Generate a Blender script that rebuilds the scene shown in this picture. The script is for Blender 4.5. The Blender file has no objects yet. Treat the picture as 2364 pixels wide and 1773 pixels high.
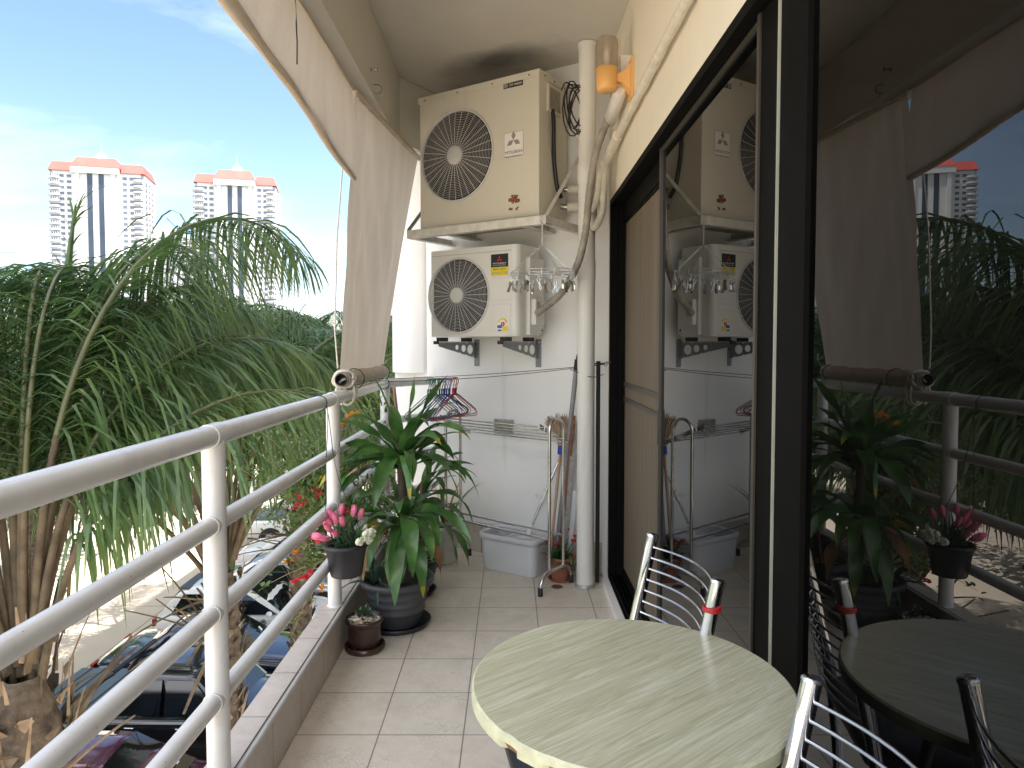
import bpy, math, random
from mathutils import Vector, Matrix, Quaternion
sc = bpy.context.scene
COL = sc.collection
R = math.radians
PI = math.pi
V = Vector

# ------------------------------------------------------------------ camera
F = 1614.0; PITCH = R(2.4); CY = 796 + F*math.tan(PITCH); EYE = V((0, 0, 1.38)); K = 2364/2212
cam_d = bpy.data.cameras.new('camera'); cam = bpy.data.objects.new('camera', cam_d); COL.objects.link(cam)
cam.location = EYE; cam.rotation_euler = (R(90)-PITCH, 0, 0)
cam_d.sensor_width = 36; cam_d.lens = F/2364*36
cam_d.shift_y = -(886.5-CY)/2364
cam_d.clip_start = 0.02; cam_d.clip_end = 6000
sc.camera = cam
# measured points of the photograph turned into places on real planes of the scene
def ray(x, y):
    u = x*K; v = y*K
    xc = (u-1182)/F; yc = -(v-CY)/F
    return V((xc, math.cos(PITCH)+yc*math.sin(PITCH), -math.sin(PITCH)+yc*math.cos(PITCH)))
def at_z(x, y, z): r = ray(x, y); return EYE + r*((z-EYE.z)/r.z)
def at_x(x, y, X): r = ray(x, y); return EYE + r*(X/r.x)
def at_y(x, y, Y): r = ray(x, y); return EYE + r*(Y/r.y)
A = R(33)                                   # the end wall is turned by 33 degrees
WO = V((0.2, 4.34, 0)); WT = V((math.cos(A), -math.sin(A), 0)); WN = V((-math.sin(A), -math.cos(A), 0))
def W(s, o, z): return WO + WT*s + WN*o + V((0, 0, z))
def at_w(x, y, o):                          # -> (s, z) on the plane o metres in front of the end wall
    r = ray(x, y); q = WO + WN*o
    p = EYE + r*((q-EYE).dot(WN)/r.dot(WN)); return (p-WO).dot(WT), p.z

# ------------------------------------------------------------------ materials
MATS = {}
def nt(name):
    m = bpy.data.materials.new(name); m.use_nodes = True
    n = m.node_tree; b = n.nodes['Principled BSDF']; MATS[name] = m
    return m, n, b
def lnk(n, a, b): n.links.new(a, b)
def noise(n, scale, detail=4, rough=.6, coord='Object', vec=None, dist=0):
    t = n.nodes.new('ShaderNodeTexNoise'); t.inputs['Scale'].default_value = scale
    t.inputs['Detail'].default_value = detail; t.inputs['Roughness'].default_value = rough; t.inputs['Distortion'].default_value = dist
    if vec is None:
        c = n.nodes.new('ShaderNodeTexCoord'); vec = c.outputs[coord]
    lnk(n, vec, t.inputs['Vector']); return t.outputs['Fac']
def scaled(n, s, coord='Object', rot=(0, 0, 0)):
    c = n.nodes.new('ShaderNodeTexCoord'); mp = n.nodes.new('ShaderNodeMapping')
    mp.inputs['Scale'].default_value = s; mp.inputs['Rotation'].default_value = rot
    lnk(n, c.outputs[coord], mp.inputs['Vector']); return mp.outputs['Vector']
def ramp(n, fac, stops):
    r = n.nodes.new('ShaderNodeValToRGB'); e = r.color_ramp.elements
    while len(e) > len(stops): e.remove(e[-1])
    while len(e) < len(stops): e.new(1)
    for k, (p, c) in enumerate(stops):
        e[k].position = p; e[k].color = (*c, 1) if len(c) == 3 else c
    lnk(n, fac, r.inputs['Fac']); return r.outputs['Color']
def mixc(n, fac, a, b, mode='MIX'):
    m = n.nodes.new('ShaderNodeMix'); m.data_type = 'RGBA'; m.blend_type = mode
    for s, v in ((m.inputs['Factor'], fac), (m.inputs['A'], a), (m.inputs['B'], b)):
        if hasattr(v, 'is_linked') or hasattr(v, 'links'): lnk(n, v, s)
        else: s.default_value = v if not isinstance(v, tuple) else (*v, 1) if len(v) == 3 else v
    return m.outputs['Result']
def bump(n, b, fac, strength, dist=.01):
    k = n.nodes.new('ShaderNodeBump'); k.inputs['Strength'].default_value = strength; k.inputs['Distance'].default_value = dist
    lnk(n, fac, k.inputs['Height']); lnk(n, k.outputs['Normal'], b.inputs['Normal'])
def plain(name, col, rough=.5, metal=0, spec=None, var=.12, scale=8, bumpk=0, bscale=60, coat=0):
    m, n, b = nt(name)
    if var:
        f = noise(n, scale)
        lo = tuple(max(0, c*(1-var)) for c in col); hi = tuple(min(1, c*(1+var)) for c in col)
        lnk(n, ramp(n, f, [(.3, lo), (.7, hi)]), b.inputs['Base Color'])
    else: b.inputs['Base Color'].default_value = (*col, 1)
    b.inputs['Roughness'].default_value = rough; b.inputs['Metallic'].default_value = metal
    if spec is not None: b.inputs['Specular IOR Level'].default_value = spec
    if coat: b.inputs['Coat Weight'].default_value = coat; b.inputs['Coat Roughness'].default_value = .05
    if bumpk: bump(n, b, noise(n, bscale), bumpk, .004)
    return m
def leafmat(name, lo, mid, hi, scale=3, trans=.25, rough=.4, spec=.5):
    m, n, b = nt(name)
    c = ramp(n, noise(n, scale, 3), [(.3, lo), (.5, mid), (.72, hi)])
    lnk(n, c, b.inputs['Base Color']); b.inputs['Roughness'].default_value = rough
    b.inputs['Specular IOR Level'].default_value = spec
    t = n.nodes.new('ShaderNodeBsdfTranslucent'); lnk(n, c, t.inputs['Color'])
    x = n.nodes.new('ShaderNodeMixShader'); x.inputs['Fac'].default_value = trans
    lnk(n, b.outputs['BSDF'], x.inputs[1]); lnk(n, t.outputs['BSDF'], x.inputs[2])
    lnk(n, x.outputs['Shader'], n.nodes['Material Output'].inputs['Surface']); return m

def paint_wall(name, col, dirt, streak=.5):
    m, n, b = nt(name)
    big = ramp(n, noise(n, 1.6, 5, .65), [(.35, (0, 0, 0)), (.75, (1, 1, 1))])
    c1 = mixc(n, big, tuple(x*.93 for x in col), col)
    st = ramp(n, noise(n, 1, 6, .7, vec=scaled(n, (9, 9, .7))), [(.58, (0, 0, 0)), (.8, (1, 1, 1))])
    c2 = mixc(n, mixc(n, streak, (0, 0, 0), st), c1, dirt)
    sp = ramp(n, noise(n, 26, 4, .75), [(.68, (0, 0, 0)), (.74, (1, 1, 1))])
    c3 = mixc(n, mixc(n, .25, (0, 0, 0), sp), c2, dirt)
    lnk(n, c3, b.inputs['Base Color']); b.inputs['Roughness'].default_value = .7
    bump(n, b, noise(n, 45, 5), .12, .004); return m
M_WALL = paint_wall('end_wall_paint', (.88, .875, .86), (.50, .47, .40), .6)
M_CREAM = paint_wall('cream_paint', (.82, .76, .63), (.5, .45, .34), .3)
# ceiling: pale paint with the dark sooty stain above the upper air conditioner
m, n, b = nt('ceiling_paint'); M_CEIL = m
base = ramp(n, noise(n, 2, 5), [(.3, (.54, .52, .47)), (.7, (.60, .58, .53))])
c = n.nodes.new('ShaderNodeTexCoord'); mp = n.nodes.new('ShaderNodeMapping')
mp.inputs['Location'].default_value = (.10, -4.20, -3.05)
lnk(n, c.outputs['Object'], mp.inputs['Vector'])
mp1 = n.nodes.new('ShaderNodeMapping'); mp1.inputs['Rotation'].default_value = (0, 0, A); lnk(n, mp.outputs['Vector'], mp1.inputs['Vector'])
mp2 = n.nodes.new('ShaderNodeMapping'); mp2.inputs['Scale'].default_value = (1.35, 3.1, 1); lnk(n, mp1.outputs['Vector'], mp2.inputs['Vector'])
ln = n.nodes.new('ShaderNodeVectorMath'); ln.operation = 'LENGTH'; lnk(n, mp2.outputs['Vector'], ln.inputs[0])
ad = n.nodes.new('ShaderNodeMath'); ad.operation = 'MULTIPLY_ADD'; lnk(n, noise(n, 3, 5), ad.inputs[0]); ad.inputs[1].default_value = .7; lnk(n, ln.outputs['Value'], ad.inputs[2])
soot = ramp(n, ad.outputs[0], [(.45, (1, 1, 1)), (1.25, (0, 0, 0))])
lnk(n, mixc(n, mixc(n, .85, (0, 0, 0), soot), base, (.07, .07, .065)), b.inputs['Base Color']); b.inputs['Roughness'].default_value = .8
# floor tiles 0.30 m
def tiles(name, ox, oy, size, col1, col2, grout, mortar=.0025):
    m, n, b = nt(name)
    c = n.nodes.new('ShaderNodeTexCoord'); mp = n.nodes.new('ShaderNodeMapping'); mp.inputs['Location'].default_value = (-ox, -oy, 0)
    lnk(n, c.outputs['Object'], mp.inputs['Vector'])
    t = n.nodes.new('ShaderNodeTexBrick'); t.offset = 0; t.squash = 1
    t.inputs['Scale'].default_value = 1; t.inputs['Brick Width'].default_value = size; t.inputs['Row Height'].default_value = size
    t.inputs['Mortar Size'].default_value = mortar; t.inputs['Mortar Smooth'].default_value = .1; t.inputs['Bias'].default_value = 0
    t.inputs['Color1'].default_value = (.42, .42, .42, 1); t.inputs['Color2'].default_value = (.58, .58, .58, 1); t.inputs['Mortar'].default_value = (0, 0, 0, 1)
    lnk(n, mp.outputs['Vector'], t.inputs['Vector'])
    big = noise(n, 9, 6, .7, dist=1.2)
    cc = ramp(n, big, [(.3, col1), (.7, col2)])
    vein = ramp(n, noise(n, 16, 5, .6, dist=3.5), [(.47, (0, 0, 0)), (.5, (1, 1, 1)), (.53, (0, 0, 0))])
    msk = ramp(n, noise(n, 5, 3), [(.45, (0, 0, 0)), (.62, (1, 1, 1))])
    vv = mixc(n, 1.0, vein, msk, 'MULTIPLY')
    cc = mixc(n, mixc(n, .8, (0, 0, 0), vv), cc, tuple(x*.62 for x in col1))
    cc = mixc(n, .22, cc, t.outputs['Color'], 'OVERLAY')
    grime = ramp(n, noise(n, 3.1, 6, .7), [(.52, (0, 0, 0)), (.8, (1, 1, 1))])
    cc = mixc(n, mixc(n, .35, (0, 0, 0), grime), cc, tuple(x*.55 for x in col1))
    lnk(n, mixc(n, t.outputs['Fac'], cc, grout), b.inputs['Base Color'])
    lnk(n, ramp(n, noise(n, 14, 4), [(.3, (.3, .3, .3)), (.7, (.5, .5, .5))]), b.inputs['Roughness'])
    iv = n.nodes.new('ShaderNodeMath'); iv.operation = 'SUBTRACT'; iv.inputs[0].default_value = 1; lnk(n, t.outputs['Fac'], iv.inputs[1])
    bump(n, b, iv.outputs[0], .4, .003); return m
M_TILE = tiles('floor_tiles', .128, .02, .30, (.66, .60, .51), (.77, .71, .62), (.28, .24, .195), .0026)
M_KTILE = tiles('kerb_tiles', .128, .09, .30, (.50, .435, .385), (.59, .525, .47), (.20, .17, .15), .0022)
M_STRIP = plain('grey_trim', (.5, .48, .46), .35)
m, n, b = nt('white_gloss_paint'); M_RAIL = m
rc = mixc(n, ramp(n, noise(n, 70, 3, .7), [(.70, (0, 0, 0)), (.74, (1, 1, 1))]), ramp(n, noise(n, 6, 5), [(.3, (.66, .655, .64)), (.7, (.74, .74, .735))]), (.30, .20, .13))
lnk(n, mixc(n, ramp(n, noise(n, 9, 6, .7), [(.55, (0, 0, 0)), (.8, (.45, .45, .45))]), rc, (.45, .42, .37)), b.inputs['Base Color'])
b.inputs['Roughness'].default_value = .24; b.inputs['Specular IOR Level'].default_value = .6; bump(n, b, noise(n, 30, 4), .12, .004)
M_PIPE = paint_wall('weathered_pipe_paint', (.74, .73, .68), (.42, .38, .30), .75)
M_CHROME = plain('chrome', (.72, .72, .74), .09, metal=1, var=.06)
M_STEEL = plain('stainless_steel', (.6, .59, .57), .2, metal=1, var=.1)
M_WIRE = plain('bright_wire', (.6, .6, .6), .3, metal=1)
M_BLACKP = plain('black_plastic', (.02, .02, .022), .4)
M_RUBBER = plain('black_rubber', (.015, .015, .015), .6)
M_CABLE = plain('black_cable', (.012, .012, .013), .4)
M_ALU = plain('bronze_aluminium', (.005, .0047, .0043), .6, metal=0, spec=.06, var=.15)
M_ALUL = plain('bronze_aluminium_sheen', (.055, .047, .036), .4, metal=0, var=.1)  # bronze aluminium again, its brighter reflections put into the colour
M_SEAL = plain('pale_seal', (.30, .30, .24), .6)
M_ACOLD = paint_wall('aged_cream_enamel', (.67, .635, .54), (.42, .36, .26), .25); 
M_ACNEW = plain('ivory_enamel', (.72, .71, .66), .35, var=.03)
M_DARK = plain('fan_recess', (.008, .010, .016), .6)
M_BLADE = plain('fan_blade', (.012, .015, .022), .6)
M_GRILL = plain('grille_wire', (.60, .60, .58), .4)
M_WHITE = plain('label_white', (.8, .79, .75), .45, var=.02)
M_BLACK = plain('label_black', (.012, .012, .013), .5, var=0)
M_GREYL = plain('logo_grey', (.30, .27, .24), .5, var=0)
M_RED = plain('label_red', (.55, .03, .03), .45, var=0)
M_YEL = plain('label_yellow', (.75, .62, .03), .45, var=0)
M_ORG = plain('label_orange', (.8, .38, .03), .45, var=0)
M_BLUE = plain('label_blue', (.05, .1, .4), .45, var=0)
M_RUST = plain('rust_brown', (.22, .08, .04), .8, var=.5, scale=60)
M_SHELF = plain('white_angle_steel', (.62, .60, .54), .5, var=.15, scale=20)
M_BRKT = plain('grey_galvanised', (.23, .245, .255), .5, metal=.35, var=.1)
M_PVC = plain('white_pvc', (.72, .71, .66), .45, var=.08, scale=12)
M_PVCG = plain('grey_pipe', (.25, .26, .27), .45)
M_INSUL = plain('wrapped_insulation', (.66, .62, .52), .7, var=.12, scale=25, bumpk=.3, bscale=40)
M_HOSE = plain('dirty_grey_hose', (.30, .27, .22), .6, var=.3, scale=16)
M_LAMPB = plain('orange_plastic', (.78, .43, .14), .4, var=.05)
M_POTG = plain('grey_plastic_pot', (.065, .068, .075), .45, var=.12)
M_POTB = plain('black_plastic_pot', (.022, .023, .028), .42)
M_GLAZE = plain('brown_glaze', (.045, .022, .016), .18, var=.3, spec=.6)
M_TERRA = plain('terracotta', (.30, .11, .065), .7, var=.2)
M_POTW = plain('white_plastic_pot', (.55, .55, .50), .5)
M_SOIL = plain('soil', (.035, .026, .02), .9, var=.5, scale=60, bumpk=.8, bscale=80)
M_PEB = plain('pebbles', (.33, .29, .25), .6, var=.55, scale=30)
M_BUCK = plain('pale_grey_plastic', (.64, .66, .69), .38, var=.03)
M_BUCKD = plain('grey_bucket_inside', (.56, .58, .61), .4, var=.05)
M_ROPE = plain('white_rope', (.58, .54, .47), .8, var=.2, scale=80)
M_WOODP = plain('pink_brown_pole', (.30, .14, .11), .6, var=.2)
M_BAMB = plain('bamboo', (.25, .10, .05), .5, var=.3, scale=30)
M_STRAW = plain('straw_bristles', (.30, .22, .15), .85, var=.3, scale=80)
M_STRAWL = plain('straw_binding', (.5, .33, .16), .8, var=.2, scale=60)
M_BLUEP = plain('blue_plastic', (.03, .06, .4), .4)
M_DUST = plain('dusty_aluminium', (.42, .42, .40), .5, metal=.4, var=.3, scale=40)
M_WOODL = plain('pale_wood', (.5, .32, .2), .6)
M_SEAT = plain('black_vinyl', (.012, .012, .013), .45)
M_BARK = plain('palm_bark', (.11, .085, .062), .9, var=.55, scale=14, bumpk=1, bscale=30)
M_STUB = plain('dry_leaf_base', (.24, .18, .12), .85, var=.5, scale=5)
M_TRUNK = plain('tree_bark', (.12, .09, .07), .9, var=.4, scale=10)
M_PALM = leafmat('palm_leaf', (.048, .105, .042), (.10, .18, .062), (.20, .29, .095), 2.6, .38, .33, .6)
M_PALM2 = leafmat('palm_leaf_yellowish', (.06, .11, .03), (.12, .19, .05), (.2, .26, .07), 1.6, .28, .4)
M_RACH = plain('palm_rachis', (.085, .092, .035), .5, var=.2, scale=4)
M_TREE = leafmat('tree_leaf', (.04, .085, .02), (.08, .15, .03), (.15, .22, .04), .7, .3)
M_DRAC = leafmat('dracaena_leaf', (.035, .10, .025), (.068, .17, .042), (.13, .26, .065), 9, .2, .3, .6)
M_DRACY = leafmat('yellowing_leaf', (.20, .24, .03), (.38, .34, .03), (.42, .24, .05), 14, .3, .4)
M_DRY = leafmat('dry_leaf', (.20, .10, .05), (.34, .19, .09), (.46, .30, .17), 14, .2, .6)
M_FINE = leafmat('fine_foliage', (.05, .11, .025), (.10, .18, .04), (.18, .27, .07), 8, .3)
M_SUCC = leafmat('grey_green_leaf', (.03, .07, .05), (.06, .12, .08), (.1, .17, .1), 20, .1, .35)
M_PINK = plain('pink_petal', (.74, .17, .32), .5, var=.3, scale=40)
M_WPET = plain('white_petal', (.75, .77, .62), .5, var=.1, scale=40)
M_REDF = leafmat('red_bract', (.5, .02, .03), (.62, .03, .06), (.7, .06, .1), 20, .3)
M_ORGF = leafmat('orange_bract', (.62, .2, .02), (.7, .28, .02), (.75, .38, .05), 20, .3)
M_TWIG = plain('twig', (.26, .22, .12), .8)
HUES = {'green': (.02, .2, .09), 'teal': (.02, .16, .17), 'blue': (.02, .05, .35), 'red': (.45, .02, .04), 'maroon': (.14, .015, .03), 'navy': (.02, .02, .12)}
M_HANG = {k: plain(k+'_coated_wire', c, .35) for k, c in HUES.items()}
# canvas of the roller blinds: lets some of the daylight through
m, n, b = nt('beige_canvas'); M_CANV = m
cc = ramp(n, noise(n, 1, 6, .65, vec=scaled(n, (6, 6, 1.2))), [(.3, (.50, .425, .345)), (.7, (.60, .52, .43))])
lnk(n, cc, b.inputs['Base Color']); b.inputs['Roughness'].default_value = .75
t = n.nodes.new('ShaderNodeBsdfTranslucent'); lnk(n, cc, t.inputs['Color'])
x = n.nodes.new('ShaderNodeMixShader'); x.inputs['Fac'].default_value = .42
lnk(n, b.outputs['BSDF'], x.inputs[1]); lnk(n, t.outputs['BSDF'], x.inputs[2]); lnk(n, x.outputs['Shader'], n.nodes['Material Output'].inputs['Surface'])
bump(n, b, noise(n, 1, 5, .6, vec=scaled(n, (5, 5, 14))), .5, .02)
def glassmat(name, tint, ior=1.8, rough=0, dust=0):
    m, n, b = nt(name); n.nodes.remove(b)
    tr = n.nodes.new('ShaderNodeBsdfTransparent'); tr.inputs['Color'].default_value = (*tint, 1)
    gl = n.nodes.new('ShaderNodeBsdfGlossy'); gl.inputs['Roughness'].default_value = rough; gl.inputs['Color'].default_value = (.97, .98, 1, 1)
    fr = n.nodes.new('ShaderNodeFresnel'); fr.inputs['IOR'].default_value = ior
    x = n.nodes.new('ShaderNodeMixShader'); lnk(n, fr.outputs['Fac'], x.inputs['Fac'])
    lnk(n, tr.outputs['BSDF'], x.inputs[1]); lnk(n, gl.outputs['BSDF'], x.inputs[2])
    if dust:
        df = n.nodes.new('ShaderNodeBsdfDiffuse'); df.inputs['Color'].default_value = (.55, .52, .47, 1)
        du = ramp(n, noise(n, 1, 6, .7, vec=scaled(n, (2, 2.5, .9))), [(.4, (dust*.25,)*3), (.75, (dust,)*3)])
        y = n.nodes.new('ShaderNodeMixShader'); lnk(n, du, y.inputs['Fac']); lnk(n, x.outputs['Shader'], y.inputs[1]); lnk(n, df.outputs['BSDF'], y.inputs[2]); x = y
    lnk(n, x.outputs['Shader'], n.nodes['Material Output'].inputs['Surface']); return m
M_PANE = glassmat('dark_tinted_glass', (.06, .06, .06), 1.5, 0, .007)
M_LGLASS = glassmat('ribbed_lamp_glass', (.90, .86, .80), 1.35, .15)
m, n, b = nt('frosted_lamp_cover'); M_LGLASS = m
b.inputs['Base Color'].default_value = (.60, .56, .50, 1); b.inputs['Roughness'].default_value = .15
t1 = n.nodes.new('ShaderNodeBsdfTranslucent'); t1.inputs['Color'].default_value = (.75, .66, .55, 1)
t2 = n.nodes.new('ShaderNodeBsdfTransparent'); t2.inputs['Color'].default_value = (.9, .85, .78, 1)
x1 = n.nodes.new('ShaderNodeMixShader'); x1.inputs['Fac'].default_value = .5; lnk(n, b.outputs['BSDF'], x1.inputs[1]); lnk(n, t1.outputs['BSDF'], x1.inputs[2])
x2 = n.nodes.new('ShaderNodeMixShader'); x2.inputs['Fac'].default_value = .62; lnk(n, x1.outputs['Shader'], x2.inputs[1]); lnk(n, t2.outputs['BSDF'], x2.inputs[2])
lnk(n, x2.outputs['Shader'], n.nodes['Material Output'].inputs['Surface'])
M_CANV2 = plain('folded_canvas', (.56, .48, .39), .75, var=.1, scale=10, bumpk=.2, bscale=20)
M_BAG = glassmat('clear_plastic', (.8, .8, .85), 1.5, .1)
# brown mesh screen with dust
m, n, b = nt('brown_screen'); M_SCREEN = m
cc = ramp(n, noise(n, 1, 5, .6, vec=scaled(n, (20, 20, .8))), [(.3, (.115, .088, .06)), (.7, (.165, .13, .09))])
sp = ramp(n, noise(n, 120, 3, .8), [(.64, (0, 0, 0)), (.7, (1, 1, 1))])
lnk(n, mixc(n, mixc(n, .3, (0, 0, 0), sp), cc, (.5, .45, .38)), b.inputs['Base Color']); b.inputs['Roughness'].default_value = .6
# table laminate with a running grain
m, n, b = nt('pale_wood_laminate'); M_TABLE = m
vec = scaled(n, (1, 1, 1), rot=(0, 0, R(-39)))
st = n.nodes.new('ShaderNodeMapping'); st.inputs['Scale'].default_value = (3.6, 60, 1); lnk(n, vec, st.inputs['Vector'])
g1 = noise(n, 1.2, 8, .68, vec=st.outputs['Vector'], dist=1.4)
st2 = n.nodes.new('ShaderNodeMapping'); st2.inputs['Scale'].default_value = (2.4, 9, 1); lnk(n, vec, st2.inputs['Vector'])
wv = n.nodes.new('ShaderNodeTexWave'); wv.wave_type = 'BANDS'; wv.bands_direction = 'Y'; wv.inputs['Scale'].default_value = 7.5
wv.inputs['Distortion'].default_value = 9; wv.inputs['Detail'].default_value = 3; wv.inputs['Detail Scale'].default_value = .7
lnk(n, st2.outputs['Vector'], wv.inputs['Vector'])
cA = ramp(n, g1, [(.36, (.42, .41, .27)), (.5, (.51, .50, .355)), (.64, (.62, .615, .48))])
wf = ramp(n, wv.outputs['Fac'], [(.0, (1, 1, 1)), (.3, (0, 0, 0))])
msk = ramp(n, noise(n, 1, 3, .5, vec=st2.outputs['Vector']), [(.42, (0, 0, 0)), (.62, (1, 1, 1))])
cB = mixc(n, mixc(n, .5, (0, 0, 0), mixc(n, 1.0, wf, msk, 'MULTIPLY')), cA, (.36, .31, .17))
lnk(n, cB, b.inputs['Base Color']); b.inputs['Roughness'].default_value = .24; b.inputs['Specular IOR Level'].default_value = .45
bump(n, b, g1, .06, .002)
M_EDGE = plain('table_edging', (.55, .55, .38), .5, var=.15, scale=30)
M_CHIP = plain('bare_chipboard', (.24, .13, .06), .9, var=.4, scale=120)
# parking ground
m, n, b = nt('concrete_ground'); M_GROUND = m
cc = ramp(n, noise(n, .35, 8, .6), [(.3, (.44, .37, .29)), (.7, (.54, .46, .37))])
t = n.nodes.new('ShaderNodeTexBrick'); t.offset = 0; t.inputs['Scale'].default_value = 1; t.inputs['Brick Width'].default_value = 5; t.inputs['Row Height'].default_value = 5
t.inputs['Mortar Size'].default_value = .02; t.inputs['Color1'].default_value = (1, 1, 1, 1); t.inputs['Color2'].default_value = (.9, .9, .9, 1); t.inputs['Mortar'].default_value = (.45, .42, .4, 1)
co = n.nodes.new('ShaderNodeTexCoord'); lnk(n, co.outputs['Object'], t.inputs['Vector'])
yard = mixc(n, 1.0, cc, t.outputs['Color'], 'MULTIPLY')
ge = n.nodes.new('ShaderNodeVectorMath'); ge.operation = 'LENGTH'; lnk(n, co.outputs['Object'], ge.inputs[0])
mr = n.nodes.new('ShaderNodeMapRange'); mr.inputs['From Min'].default_value = 45; mr.inputs['From Max'].default_value = 60; lnk(n, ge.outputs['Value'], mr.inputs['Value'])
town = ramp(n, noise(n, .05, 5), [(.3, (.05, .08, .03)), (.6, (.12, .12, .09)), (.75, (.2, .18, .15))])
lnk(n, mixc(n, mr.outputs['Result'], yard, town), b.inputs['Base Color']); b.inputs['Roughness'].default_value = .85
M_TOWER = plain('white_tower_render', (.66, .655, .665), .7, var=.03, scale=.05)
M_TWIN = plain('tower_window', (.12, .14, .19), .15, var=.5, scale=.2)
M_TSTRIPE = plain('blue_glass_stripe', (.03, .05, .085), .25, var=.3, scale=.1)
M_ROOF = plain('salmon_roof', (.52, .085, .07), .7, var=.15, scale=.1)
M_BALC = plain('balcony_front', (.62, .61, .615), .6, var=.03, scale=.1)
M_GREYB = plain('grey_wall', (.42, .43, .45), .7)
M_CARB = plain('black_car_paint', (.012, .014, .018), .12, metal=.2, coat=1, var=.05)
M_CARN = plain('navy_car_paint', (.014, .02, .045), .12, metal=.3, coat=1, var=.05)
M_CARW = plain('white_car_paint', (.72, .72, .72), .2, coat=.8, var=.02)
M_CARS = plain('silver_car_paint', (.42, .45, .5), .22, metal=.7, coat=.8, var=.03)
M_CARP = plain('plum_car_paint', (.12, .022, .06), .14, metal=.35, coat=1, var=.05)
M_CARG = plain('car_glass', (.006, .008, .01), .03, spec=.8, var=0)
M_TYRE = plain('tyre', (.018, .018, .018), .8)
M_RIM = plain('alloy_rim', (.5, .5, .52), .25, metal=.9)
M_HEADL = plain('headlight_lens', (.62, .66, .6), .08, spec=.8, var=.3, scale=20)
M_TAILL = plain('tail_light_lens', (.35, .01, .01), .15)
M_TONN = plain('tonneau_cover', (.09, .12, .15), .35, var=.1)
M_ROOM = plain('dim_room', (.06, .055, .05), .9)

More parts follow.
